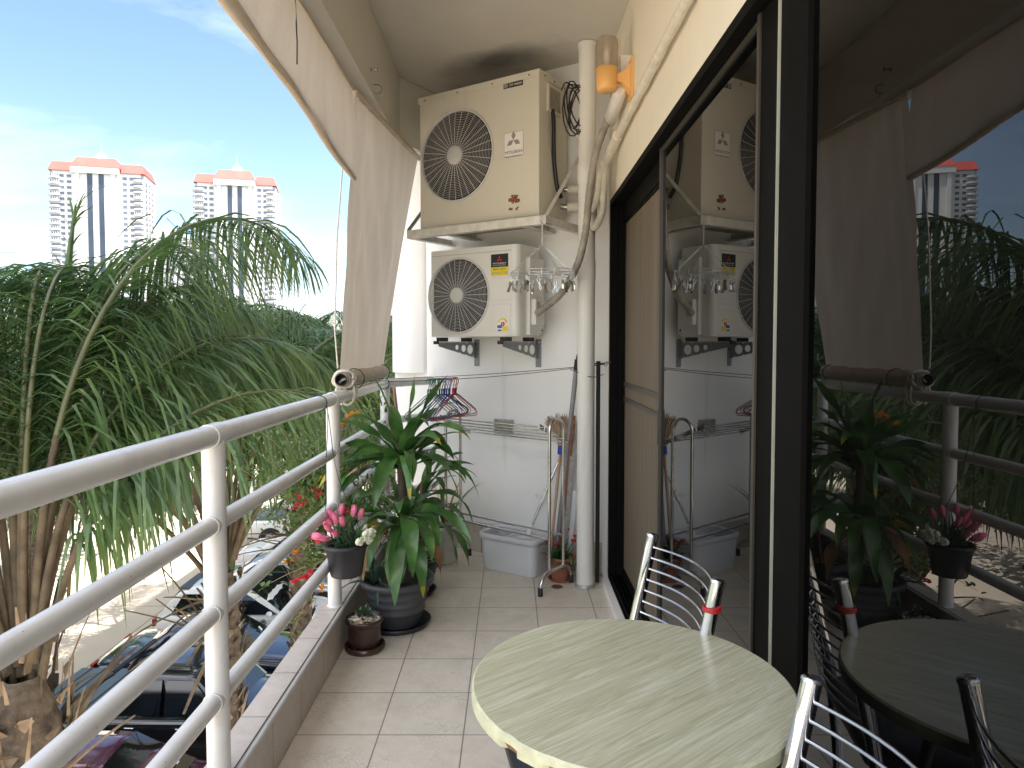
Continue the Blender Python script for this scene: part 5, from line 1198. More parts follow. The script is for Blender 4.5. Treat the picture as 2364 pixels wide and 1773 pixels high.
bt_ = ringp(-.02, TZ-.028); wall_(lo_, bt_, lambda j: M_CHIP); g.add(bt_[::-1], [tuple(range(SEG))], M_CHIP); g.build('tabletop', tb)
g = MB(); g.lathe([(.13, TZ-.05), (.13, TZ-.0285)], M_BLACKP, 28, TC); g.disc(TC+V((0, 0, TZ-.05)), .13, M_BLACKP, (0, 0, -1)); g.build('apron', tb)
for k in range(4):
    a = R(45+90*k); d = V((math.cos(a), math.sin(a), 0)); g = MB(); g.tube([TC+d*.11+V((0, 0, TZ-.05)), TC+d*.17+V((0, 0, .4)), TC+d*.235+V((0, 0, .012))], .0125, M_BLACKP, 12); g.lathe([(.0001, .001), (.017, .001), (.016, .025), (.0126, .027)], M_RUBBER, 12, TC+d*.235); g.build('leg', tb)

def chair(label, loc, rz):
    """local: sitter faces -x, back posts at x=0, y = +-wd"""
    c = thing('metal_chair', label, 'chair', loc, rz)
    wd, top = .189, .862
    for s in (-1, 1):
        y = s*wd; g = MB()
        pts = bez([(-.115, y*.96, .012), (-.105, y*.97, .25), (-.085, y*.98, .45), (-.045, y*.99, .65), (0, y, top)], 5)
        n_ = len(pts); vs = []; SEGc = 16
        for i, p_ in enumerate(pts):
            t_ = (pts[min(i+1, n_-1)]-pts[max(i-1, 0)]).normalized(); sx = t_.cross(V((0, 1, 0))).normalized()
            for j in range(SEGc): a = 2*PI*j/SEGc; vs.append(p_+sx*.0165*math.cos(a)+V((0, 1, 0))*.0125*math.sin(a))
        g.add(vs, [(i*SEGc+j, i*SEGc+(j+1) % SEGc, (i+1)*SEGc+(j+1) % SEGc, (i+1)*SEGc+j) for i in range(n_-1) for j in range(SEGc)], M_CHROME, True)
        o = g.build('back_post', c, world=False)
        g = MB(); tdir = (pts[-1]-pts[-2]).normalized(); sx = tdir.cross(V((0, 1, 0))).normalized(); q = pts[-1]
        vs = []
        for rr, up_ in ((.0175, -.004), (.0175, .001), (.012, .004), (.0001, .005)):
            for j in range(SEGc): a = 2*PI*j/SEGc; vs.append(q+tdir*up_+sx*rr*math.cos(a)+V((0, 1, 0))*rr*.77*math.sin(a))
        g.add(vs, [(i*SEGc+j, i*SEGc+(j+1) % SEGc, (i+1)*SEGc+(j+1) % SEGc, (i+1)*SEGc+j) for i in range(3) for j in range(SEGc)], M_CHROME, True); g.build('end_cap', o, world=False)
    def px_(z): 
        t = (z-.45)/(top-.45); return -.085+.085*t**1.05
    for k in range(11):
        z = .830-.0292*k; g = MB(); x0 = px_(z)
        pts = [V((x0+.052*math.sin(PI*i/16)**.9 if 0 < i < 16 else x0, -wd+2*wd*i/16, z+.004*math.sin(PI*i/16))) for i in range(17)]
        g.tube(pts, .0032, M_CHROME, 8); g.build('backrest_bar', c, world=False)
    g = MB(); N = 8
    pr = []
    for (cx, cy, a0, r_) in ((-.095, -wd+.03, -90, .03), (-.095, wd-.03, 0, .03), (-.34, wd-.02, 90, .11), (-.34, -wd+.02, 180, .11)):
        for i in range(N): a = R(a0+90*i/(N-1)); pr.append((cx+r_*math.cos(a), cy+r_*math.sin(a)))
    ctr = V((-.25, 0, 0))
    rg = lambda k_, z: [V((ctr.x+(x-ctr.x)*k_, y*k_, z)) for x, y in pr]
    loft(g, [rg(.96, .438), rg(1.0, .444), rg(1.0, .468), rg(.965, .480), rg(.6, .486), rg(.05, .487)], M_SEAT); g.add(rg(.96, .438)[::-1], [tuple(range(len(pr)))], M_SEAT); g.build('seat', c, world=False)
    for s in (-1, 1):
        g = MB(); g.tube(bez([(-.37, s*.15, .437), (-.40, s*.172, .22), (-.41, s*.178, .012)], 5), .0115, M_CHROME, 12); g.build('leg', c, world=False)
    g = MB(); 
    for s in (-1, 1): g.tube([(-.37, s*.150, .428), (-.090, s*.178, .428)], .009, M_CHROME, 10)
    g.tube([(-.37, -.15, .428), (-.37, .15, .428)], .009, M_CHROME, 10); g.tube([(-.10, -.18, .428), (-.10, .18, .428)], .009, M_CHROME, 10); g.build('seat_frame', c, world=False)
    return c
ca, cb = V((.385, 1.885)), V((.452, 1.520))
mid = (ca+cb)/2; d = ca-cb; rz = math.atan2(d.y, d.x)-PI/2
chair('chrome chair with a red band round its post, beyond the table', (mid.x, mid.y, 0), rz)
CM = ROOTM['metal_chair']; g = MB()
for k in (-1, 0, 1): g.tube([CM @ V((-.0135+.0190*math.cos(2*PI*i/20), -.189+.0150*math.sin(2*PI*i/20), .800+.004*k+.002*math.sin(2*PI*i/20+k)+.001)) for i in range(20)], .0028, M_RED, 6, closed=True)
tag(g.build('rubber_band'), 'red rubber band wound round the chrome chair post', 'rubber band')
chair('chrome chair nearest the camera at the right edge of the table', (.476, .875, 0), R(3))
# ------------------------------------------------------------------ parked cars
def car(label, loc, rz, paint, kind='sedan', L=4.5, Wd=1.76, group='cars parked in the yard'):
    c = thing('parked_pickup' if kind == 'pickup' else 'parked_car', label, 'pickup truck' if kind == 'pickup' else 'car', loc, rz, group)
    h = Wd/2; f = L/2
    if kind == 'sedan': belt, roof, zb = .88, 1.45, .22; top = [(-f, .62), (-f+.06, .86), (-f+.35, .94), (-1.30, .97), (-.6, .93), (.7, .90), (1.0, .88), (f-.5, .80), (f-.12, .70), (f, .50)]; cab = (-1.55, -.75, .22, 1.02)
    if kind == 'hatch': belt, roof, zb = .90, 1.50, .22; top = [(-f, .60), (-f+.05, .92), (-f+.3, .95), (-.6, .94), (.7, .93), (.95, .91), (f-.5, .82), (f-.12, .72), (f, .5)]; cab = (-f+.12, -f+.62, .15, 1.05)
    if kind == 'pickup': belt, roof, zb = 1.08, 1.80, .42; top = [(-f, .80), (-f+.03, 1.08), (-1.0, 1.08), (.8, 1.10), (1.05, 1.12), (f-.45, 1.06), (f-.1, .98), (f, .75)]; cab = (-.88, -.68, .55, 1.18)
    def ztop(x):
        for (a, za), (b, zb2) in zip(top, top[1:]):
            if a <= x <= b: return za+(zb2-za)*(x-a)/(b-a)
        return top[-1][1]
    def wid(x): e = max(0, (abs(x)-(f-.75))/.75); return h*(1-.13*e**2.2)
    xs = [-f+L*i/44 for i in range(45)]; rings = []
    wheels = (f-.88, -f+.86) if kind != 'pickup' else (f-.95, -f+1.15)
    wr = .32 if kind != 'pickup' else .38
    for x in xs:
        zt, w_ = ztop(x), wid(x); zl = zb+.10*max(0, (abs(x)-(f-.5))/.5)**2
        sec = [(w_*.90, zl), (w_*.985, zl+.12), (w_, (zl+zt)/2+.05), (w_*.985, zt-.12), (w_*.945, zt-.035), (w_*.86, zt), (w_*.45, zt+.022), (0, zt+.028)]
        rings.append([V((x, y, z)) for y, z in sec]+[V((x, -y, z)) for y, z in sec[-2::-1]])
    n_ = len(rings[0]); g = MB()
    g.add([p_ for r_ in rings for p_ in r_], [(i*n_+j, (i+1)*n_+j, (i+1)*n_+j+1, i*n_+j+1) for i in range(len(xs)-1) for j in range(n_-1)], paint, True)
    g.add(rings[0], [tuple(range(n_))], paint); g.add(rings[-1], [tuple(range(n_))[::-1]], paint)
    g.box((-f+.3, -h*.9, zb-.02), (f-.3, h*.9, zb+.02), M_BLACKP)
    # greenhouse
    rb, rt2, wt, wb = cab; W0, W1 = h*.93, h*.74
    def gring(x, t, zr):                       # t = 0 belt, 1 roof
        zb_ = ztop(x)-.02 if t < .02 else belt; z = zb_+(zr-zb_)*t; y = W0+(W1-W0)*t
        return [V((x, y, zb_-.02)), V((x, W0+(W1-W0)*t*.93, zb_+(zr-zb_)*t*.90)), V((x, y*.93, z-.004)), V((x, y*.5, z+.03*t)), V((x, 0, z+.04*t))]
    full = lambda r_: r_+[V((p_.x, -p_.y, p_.z)) for p_ in r_[-2::-1]]
    st = [(rb, 0.015, roof), (rb+(rt2-rb)*.55, .62, roof), (rt2, .97, roof), (rt2+.25, 1, roof), ((rt2+wt)/2, 1, roof+.012), (wt-.2, 1, roof), (wt, .965, roof), (wt+(wb-wt)*.5, .55, roof), (wb, .015, roof)]
    G = [full(gring(x, t, z)) for x, t, z in st]; m_ = len(G[0])
    g.add([p_ for r_ in G for p_ in r_], [(i*m_+j, (i+1)*m_+j, (i+1)*m_+j+1, i*m_+j+1) for i in range(len(G)-1) for j in range(m_-1)], paint, True)
    g.build('body', c, world=False)
    def yz(t): return W0+(W1-W0)*t
    def wq(name, a, b, up, k0=.08, k1=.92, wf=.90, mat=M_CARG, par=c):   # front or rear window between stations a and b (x, t)
        g = MB(); vs = []; nx_, ny_ = 6, 10
        for i in range(nx_+1):
            u_ = k0+(k1-k0)*i/nx_; x = a[0]+(b[0]-a[0])*u_; t = a[1]+(b[1]-a[1])*u_; zr = belt+(roof-belt)*t; hw = yz(t)*wf
            for j in range(ny_+1):
                s_ = -1+2*j/ny_; vs.append(V((x, hw*s_, zr+.035*t*(1-s_*s_)))+V((up*.016, 0, .016)))
        g.add(vs, [(i*(ny_+1)+j, (i+1)*(ny_+1)+j, (i+1)*(ny_+1)+j+1, i*(ny_+1)+j+1) for i in range(nx_) for j in range(ny_)], mat, True); return g.build(name, par, world=False)
    ws = wq('windscreen', (wb, 0), (wt, 1), 1, .03, .97, .90)
    wq('rear_window', (rb, 0), (rt2, 1), -1)
    g = MB(); g.add([V((wb-.18, .35, belt+.14)), V((wb-.18, .43, belt+.14)), V((wb-.26, .43, belt+.22)), V((wb-.26, .35, belt+.22))], [(0, 1, 2, 3)], M_WHITE)
    for k in range(4): g.v[k] += V((.05, 0, .03))
    g.build('windscreen_sticker', ws, world=False)
    def side(s, x0, x1, l0, l1, name='side_window'):
        g = MB(); vs = []
        for (x, t) in ((x0, .07), (x1, .07), (l1, .86), (l0, .86)):
            vs.append(V((x, s*(yz(t*.98)+.012), belt+(roof-belt)*t)))
        g.add(vs, [(0, 1, 2, 3) if s < 0 else (3, 2, 1, 0)], M_CARG); g.build(name, c, world=False)
    xm = (rt2+wt)/2+.05
    for s in (-1, 1):
        side(s, xm+.04, wb-.14, xm+.04, wt-.05); 
        side(s, rb+.32, xm-.04, rt2+.10, xm-.04) if kind != 'pickup' else side(s, rb+.12, xm-.04, rt2+.10, xm-.04)
        g = MB(); q = V((wb-.30, s*(h+.09), belt+.10)); g.ball(q, .10, paint, 12, 8, (.75, 1, .72)); g.tube([q, V((wb-.28, s*W0, belt+.03))], .025, M_BLACKP, 8); o = g.build('wing_mirror', c, world=False)
        for x0 in (xm-.62, xm+.28):
            g = MB(); g.tube([V((x0, s*(h*.985+.012), belt-.14)), V((x0+.16, s*(h*.985+.012), belt-.14))], .015, paint if kind != 'pickup' else M_CHROME, 8); g.build('door_handle', c, world=False)
        for x0 in (xm, xm-.9, wb-.20):
            g = MB()
        g = MB(); g.box((wheels[1]+.45, s*(h*.97), zb+.06), (wheels[0]-.45, s*(h+.012), zb+.16), M_BLACKP if kind == 'pickup' else paint); g.build('sill_trim', c, world=False)
        g = MB(); zh = ztop(f-.12)-.06; g.add([V((f-.03, s*h*.50, zh-.10)), V((f-.15, s*h*.86, zh-.09)), V((f-.42, s*h*.93, zh+.07)), V((f-.22, s*h*.70, zh+.09)), V((f-.09, s*h*.50, zh+.05))], [(0, 1, 2, 3, 4)], M_HEADL)
        for k in range(5): g.v[k] += V((.03, s*.012, .022))
        g.build('headlight', c, world=False)
        g = MB(); g.box((-f-.012, s*h*.62, .66 if kind != 'pickup' else .78), (-f+.05, s*h*.92, .84 if kind != 'pickup' else 1.03), M_TAILL); g.build('tail_light', c, world=False)
        for x in wheels:
            g = MB(); fr = lambda p_: V((p_.x, s*p_.z, p_.y)); yo = h-.17; cc = V((x, s*yo, wr))
            g.lathe([(wr*.62, .0), (wr*.95, .0), (wr, .03), (wr, .17), (wr*.95, .195), (wr*.66, .195), (wr*.62, .16)], M_TYRE, 28, cc, fr=fr); o = g.build('wheel', c, world=False)
            g = MB(); g.lathe([(wr*.64, .17), (wr*.60, .15), (wr*.57, .12)], M_RIM, 28, cc, fr=fr)
            for k in range(5):
                a = 2*PI*k/5; q0 = cc+V((0, s*.165, 0)); g.tube([q0, q0+V((wr*.6*math.cos(a), 0, wr*.6*math.sin(a)))], .028, M_RIM, 6)
            g.disc(cc+V((0, s*.11, 0)), wr*.62, M_BLACK, (0, s, 0)); g.build('rim', o, world=False)
            g = MB(); g.lathe([(wr*1.16, .185), (wr*1.0, .186)], M_BLACK, 28, cc, fr=fr)
            g.build('wheel_arch', c, world=False)
    g = MB(); zt = ztop(f-.06); g.box((f-.05, -h*.48, zb+.22), (f+.012, h*.48, zt-.16), M_BLACKP); g.box((f-.03, -h*.8, zb+.06), (f+.008, h*.8, zb+.15), M_BLACKP); g.build('front_grille', c, world=False)
    g = MB(); g.tube([(wb-.02, -.4, belt+.03), (wb-.2, .1, belt+.13)], .010, M_BLACK, 6); g.build('wiper', ws, world=False)
    if kind == 'pickup':
        g = MB(); g.box((-f+.06, -h*.90, 1.108), (-1.02, h*.90, 1.15), M_TONN)
        for k in range(5): x = -f+.25+.28*k; g.box((x, -h*.9, 1.1505), (x+.03, h*.9, 1.158), M_BLACKP)
        g.build('bed_cover', c, world=False)
        g = MB(); 
        for s in (-1, 1): g.tube(bez([(-1.55, s*h*.84, 1.15), (-1.2, s*h*.78, 1.62), (-.95, s*h*.72, 1.80)], 6), .045, M_BLACKP, 10)
        g.tube([(-.98, -h*.72, 1.79), (-.98, h*.72, 1.79)], .045, M_BLACKP, 10); g.build('roll_bar', c, world=False)
        for s in (-1, 1):
            g = MB(); g.tube([(-.55, s*h*.60, 1.90), (.42, s*h*.60, 1.90)], .022, M_BLACKP, 8); g.tube([(-.5, s*h*.6, 1.9), (-.5, s*h*.6, 1.82)], .02, M_BLACKP, 8); g.tube([(.38, s*h*.6, 1.9), (.38, s*h*.6, 1.80)], .02, M_BLACKP, 8); g.build('roof_rail', c, world=False)
    if kind == 'hatch':
        g = MB(); g.box((-f+.55, -W1*.9, roof+.01), (-f+.80, W1*.9, roof+.035), M_BLACKP); g.build('spoiler', c, world=False)
    return c
car('plum purple car with a dark windscreen, nearest below the balcony', (-6.1, 10.2, ZG), R(3), M_CARP, 'hatch', 4.2, 1.72)
car('black pickup truck with a blue-grey bed cover and roll bar', (-6.05, 12.75, ZG), R(-2), M_CARB, 'pickup', 5.2, 1.86)
car('dark navy saloon between the black pickup and the white hatchback', (-6.6, 15.35, ZG), R(2), M_CARN, 'sedan', 4.6, 1.78)
car('white hatchback with black windows parked beyond the navy saloon', (-6.7, 17.75, ZG), R(1), M_CARW, 'hatch', 4.3, 1.74)
car('silver grey saloon parked beyond the white hatchback', (-6.6, 20.2, ZG), R(-2), M_CARS, 'sedan', 4.6, 1.78)
car('white saloon parked beyond the silver one', (-6.7, 23.1, ZG), R(2), M_CARW, 'sedan', 4.5, 1.76)
car('white pickup truck, the farthest vehicle in the parked row', (-7.6, 26.6, ZG), R(4), M_CARW, 'pickup', 5.1, 1.84)
car('dark saloon standing behind the black pickup and the trees', (-7.2, 29.3, ZG), R(2), M_CARN, 'sedan', 4.5, 1.76)

# ------------------------------------------------------------------ palms
M_STALK = plain('brown_leaf_stalk', (.10, .075, .045), .8, var=.5, scale=6)
def frond(root, base, az, el0, L, droop, npair, ll, seed, mat=M_PALM, grav=1.0, wl=.0235, side_tw=0, name='frond', start=.16):
    rng = random.Random(seed); n_ = 22; p = V(base); pts = [p.copy()]; ds = []
    a = az
    for i in range(n_):
        t = i/n_; e = el0-droop*t**1.75; d = U(a, e); ds.append(d); p = p+d*L/n_; pts.append(p.copy()); a += side_tw/n_
    ds.append(ds[-1])
    g = MB(); rr_ = [.020*(1-t_/n_)**.8*(L/3)**.5+.004 for t_ in range(n_+1)]; kk = int(n_*.3) if L > 3 else 3; g.tube(pts[:kk+1], rr_[:kk+1], M_STALK, 6); g.tube(pts[kk:], rr_[kk:], M_RACH, 6)
    vs = []; fs = []; o = 0
    for k in range(npair*2):
        s = 1 if k % 2 else -1; t = start+(1-start)*(k//2+rng.random()*.5)/npair; t = min(t, .995)
        fi = t*n_; i = min(n_-1, int(fi)); q = pts[i].lerp(pts[i+1], fi-i); d = ds[i]
        side = d.cross(V((0, 0, 1))); side = side.normalized() if side.length > 1e-3 else V((1, 0, 0)); up = side.cross(d).normalized()
        l_ = ll*(.45+.75*math.sin(PI*min(1, (t-start)/(1-start)*.80+.16)))*rng.uniform(.82, 1.12)
        if rng.random() < .04: l_ *= .5
        dd = (side*s*rng.uniform(.6, 1)+d*rng.uniform(.4, .95)+up*rng.uniform(-.25, .55)).normalized()
        w_ = wl*rng.uniform(.7, 1.15); gk = grav*rng.uniform(.55, 1.7); pp = q; prev = None
        seg = 5
        wr_ = V((d.x, d.y, 0)); wr_ = (wr_.normalized() if wr_.length > .05 else V((1, 0, 0)))+side*rng.uniform(-.8, .8)
        for m_ in range(seg+1):
            u_ = m_/seg; ww = w_*(.5, .9, 1, .85, .6, .06)[m_]*.5
            wv = wr_-dd*wr_.dot(dd); wv = wv.normalized() if wv.length > .05 else side
            vs += [pp-wv*ww, pp+wv*ww]
            if m_ < seg: fs.append((o+2*m_, o+2*m_+1, o+2*m_+3, o+2*m_+2))
            dd = (dd+V((0, 0, -1))*gk*(.16, .30, .30, .22, .12, 0)[m_]).normalized(); pp = pp+dd*l_/seg
        o += 2*(seg+1)
    g.add(vs, fs, mat, False); return g.build(name, root)
def palm(label, x, y, zc, seed, fronds, tr=.17, dry=8):
    rng = random.Random(seed); c = thing('palm_tree', label, 'palm tree', (x, y, ZG), 0, 'palms planted along the building')
    g = MB(); prof = []; H_ = zc-ZG; nz_ = 90; vs = []; SEG = 20
    for i in range(nz_+1):
        z = H_*i/nz_; b = .20*math.exp(-z/.7); r0 = tr*(1+b*1.4)*(1.0-.12*i/nz_)+(.012 if i % 2 else -.006)
        if z > H_-.5: r0 *= 1-.55*((z-H_+.5)/.5)**2
        for j in range(SEG): a = 2*PI*j/SEG; rr = r0*(1+.05*math.sin(5*a+i*2.4)+rng.uniform(-.03, .03)); vs.append(V((x+rr*math.cos(a)+.05*math.sin(z*.5+seed), y+rr*math.sin(a), ZG+z)))
    g.add(vs, [(i*SEG+j, i*SEG+(j+1) % SEG, (i+1)*SEG+(j+1) % SEG, (i+1)*SEG+j) for i in range(nz_) for j in range(SEG)], M_BARK, True)
    for i in range(170):                        # old leaf bases left on the trunk
        z = H_*(.25+.75*i/170); a = i*2.399; rr = tr*1.02; b_ = V((x+rr*math.cos(a)+.05*math.sin(z*.5+seed), y+rr*math.sin(a), ZG+z)); d = U(math.degrees(a), rng.uniform(35, 65)); tg = V((-math.sin(a), math.cos(a), 0))*.05; e = rng.uniform(.05, .11)
        g.add([b_-tg, b_+tg, b_+tg*.6+d*e, b_-tg*.6+d*e, b_-V((0, 0, .06))], [(0, 1, 2, 3), (4, 1, 0)], M_BARK if i % 3 else M_STUB)
    g.build('trunk', c)
    top = V((x+.05*math.sin(H_*.5+seed), y, zc))
    g = MB()
    for i in range(dry):                        # dry cut stalks below the crown
        az = rng.uniform(100, 290) if i < dry*.8 else rng.uniform(0, 360); el = rng.uniform(-25, 60); Ls = rng.uniform(.5, 1.1)
        b_ = top+V((0, 0, rng.uniform(-.9, -.15)))+U(az, 0)*tr*.8
        pts = []; dd = U(az, el); p_ = b_.copy()
        for k in range(7): pts.append(p_.copy()); p_ = p_+dd*Ls/6; dd = (dd+V((0, 0, -.05+rng.uniform(-.03, .03)))).normalized()
        wv = dd.cross(V((0, 0, 1))).normalized(); vs = []
        for k, q in enumerate(pts):
            ww = (.11, .085, .06, .045, .04, .036, .026)[k]; nn = wv.cross(dd).normalized(); vs += [q-wv*ww*.5, q+nn*ww*.22, q+wv*ww*.5, q-nn*ww*.22]
        g.add(vs, [(k*4+j, k*4+(j+1) % 4, (k+1)*4+(j+1) % 4, (k+1)*4+j) for k in range(6) for j in range(4)]+[(24, 25, 26, 27)], M_STUB)
    for i in range(dry*5 if dry > 28 else dry*2):   # fibrous strips round the top of the trunk
        a = rng.uniform(0, 360); z = rng.uniform(-2.2, .35); b_ = top+V((0, 0, z))+U(a, 0)*tr*1.02; Ls = rng.uniform(.18, .5)
        strip(g, b_, U(a+rng.uniform(-12, 12), rng.uniform(62, 87)), Ls, rng.uniform(.02, .06), rng.uniform(-.3, .5), rng.choice([M_STUB, M_BARK, M_STALK, M_STUB]), 5, fold=.35, rng=rng, prof=lambda t: 1-.75*t)
    g.build('leaf_stalks', c)
    for i, f_ in enumerate(fronds):
        az, el, L, dr, ll, gv = f_[:6]; mt_ = f_[6] if len(f_) > 6 else M_PALM
        frond(c, top+U(az, 0)*tr*.35+V((0, 0, rng.uniform(-.3, .15))), az, el, L, dr, f_[7] if len(f_) > 7 else int(36*L), ll, seed*100+i, mt_, gv, start=f_[8] if len(f_) > 8 else (.26 if seed == 1 else .28))
    return c, top
def crown(seed, n, L=3.0, el=(15, 82), az0=0, ll=.62):
    r = random.Random(seed); out = []
    for i in range(n):
        e = el[1]-(el[1]-el[0])*(i/(n-1))**.9; out.append((az0+i*137.5+r.uniform(-18, 18), e+r.uniform(-6, 6), L*r.uniform(.85, 1.12), r.uniform(85, 125)+(e-40)*.35, ll*r.uniform(.85, 1.15), r.uniform(.7, 1.4)))
    return out
def spear(c, base, tip, r):
    g = MB(); b, t = V(base), V(tip); n_ = 10; g.tube([b.lerp(t, i/n_)+V((0, 0, 0)) for i in range(n_+1)], [r*(.8+.4*math.sin(PI*min(1, i/n_*1.1)))*(1-.85*(i/n_)**3) for i in range(n_+1)], M_PALM, 7)
    rng = random.Random(int(r*1e4))
    for i in range(26): q = b.lerp(t, rng.uniform(.62, .98)); strip(g, q, (t-b).normalized()+V((rng.uniform(-.5, .7), rng.uniform(-.3, .3), -.1)), rng.uniform(.2, .5), .02, rng.uniform(.6, 1.6), M_PALM, 6, rng=rng)
    g.build('spear_leaf', c)
# long upright fronds rising from low crowns: (azimuth, elevation, length, droop, leaflet length, gravity, material, pairs, start)
def big(seed, n, L=4.0, azr=(0, 360), el=(56, 86), ll=.95, gv=(1.3, 2.4), dr=(115, 160)):
    r = random.Random(seed); out = []
    for i in range(n):
        az = azr[0]+(azr[1]-azr[0])*(i+r.uniform(.1, .9))/n
        out.append((az, r.uniform(*el), L*r.uniform(.85, 1.1), r.uniform(*dr), ll*r.uniform(.85, 1.15), r.uniform(*gv), M_PALM2 if r.random() < .15 else M_PALM))
    return out
FA = [(30, 80, 3.8, 160, .85, 2.4), (52, 83, 3.9, 155, .9, 2.4), (84, 80, 4.7, 135, .9, 2.2), (118, 83, 4.8, 145, .9, 2.2), (150, 78, 4.6, 135, .9, 2.1), (176, 74, 4.3, 135, .9, 2.1), (100, 71, 4.8, 120, .9, 2.2), (136, 69, 4.7, 125, .9, 2.2), (112, 86, 4.2, 120, .9, 1.8), (205, 72, 4.0, 130, .9, 2.0), (66, 77, 4.1, 145, .9, 2.4), (162, 66, 4.5, 120, .9, 2.2), (72, 85, 5.0, 125, .9, 2.0), (128, 75, 5.1, 120, .9, 2.0), (92, 84, 5.2, 115, .9, 1.9)]
pA, tA = palm('palm with a thick shaggy trunk, nearest at the left', -3.05, 4.3, -.70, 1, FA, .24, 34)
pB, tB = palm('palm in the middle whose trunk rises behind the nearest railing post', -3.15, 7.7, -1.15, 2, big(3, 20, 4.9, (15, 235)), .16, 26)
spear(pB, V((-4.45, 6.6, .2)), at_y(163, 442, 6.6), .055)
pC, tC = palm('palm with a pineapple-like trunk behind the second railing post', -3.15, 10.45, -.95, 3, big(4, 16, 4.6, (0, 215)), .17, 16)
pD, tD = palm('bluish palm beside the lowered canvas blind', -3.1, 13.4, -.1, 4, big(5, 16, 4.3), .16, 8)
spear(pD, tD+V((0, 0, .1)), at_y(757, 485, 13.4), .05)
pE, tE = palm('far palm behind the bluish palm', -4.0, 17.5, -.3, 5, big(6, 15, 4.3), .16, 4)
pG, tG = palm('palm standing out in the yard beneath the left tower', -8.8, 12.6, -.3, 7, big(8, 18, 4.7), .17, 6)
pH, tH = palm('palm standing out in the yard beneath the right tower', -7.9, 18.0, -.2, 8, big(9, 16, 4.6), .16, 4)

# ------------------------------------------------------------------ trees beyond the yard
def tree(label, x, y, h, rad, seed, n_=2600):
    rng = random.Random(seed); c = thing('leafy_tree', label, 'tree', (x, y, ZG), 0, 'trees beyond the yard')
    g = MB(); b = V((x, y, ZG)); g.tube(bez([b, b+V((.1, 0, h*.3)), b+V((0, .1, h*.6))], 5), [.22-.012*i for i in range(11)], M_TRUNK, 10)
    cl = []
    for i in range(16):
        a = rng.uniform(0, 6.28); rr = rad*math.sqrt(rng.random())*.85; z = h*.45+h*.5*rng.random(); q = b+V((rr*math.cos(a), rr*math.sin(a), z)); cl.append((q, rad*rng.uniform(.28, .5))); g.tube([b+V((0, 0, h*.42)), b.lerp(q, .6)+V((0, 0, h*.2)), q], [.09, .05, .015], M_TRUNK, 6)
    g.build('trunk', c); g = MB(); vs = []; fs = []
    for i in range(n_):
        q, r_ = cl[i % 16]; d = V((rng.gauss(0, 1), rng.gauss(0, 1), rng.gauss(0, .8))).normalized()*r_*rng.uniform(.45, 1.05); p_ = q+d; s_ = rng.uniform(.14, .30)
        n1 = (d.normalized()+V((rng.gauss(0, .6), rng.gauss(0, .6), rng.gauss(.3, .6)))).normalized(); t1 = n1.orthogonal().normalized(); t1 = Quaternion(n1, rng.uniform(0, 6.28)) @ t1; t2 = n1.cross(t1)
        k = len(vs); vs += [p_-t1*s_, p_+t2*s_*.4, p_+t1*s_, p_-t2*s_*.4]; fs.append((k, k+1, k+2, k+3))
    g.add(vs, fs, M_TREE); g.build('crown', c); return c
tspec = [(-15.5, 12, 6.0, 2.9), (-19, 17, 6.6, 3.4), (-16, 22.5, 6.2, 3.2), (-20, 29, 7.0, 3.6), (-15, 33, 6.6, 3.4), (-10.5, 37, 6.6, 3.4), (-6.5, 33, 6.8, 3.3), (-5.2, 25.5, 6.4, 2.2), (-13, 7.5, 6.0, 2.6), (-27, 36, 7.2, 3.8), (-23, 10.5, 6.4, 3.2)]
where = ['behind the left railing bay', 'second beyond the sunlit yard', 'in line with the middle palm', 'far off below the left tower', 'far off between the towers', 'below the right tower', 'beyond the parked cars and bluish palm', 'just past the parked row by the building', 'close behind the leftmost palm', 'farthest out at the left', 'behind the leftmost palm, deeper in']
for i, (x, y, h_, r_) in enumerate(tspec): tree('bushy green tree '+where[i], x, y, h_, r_, 50+i)

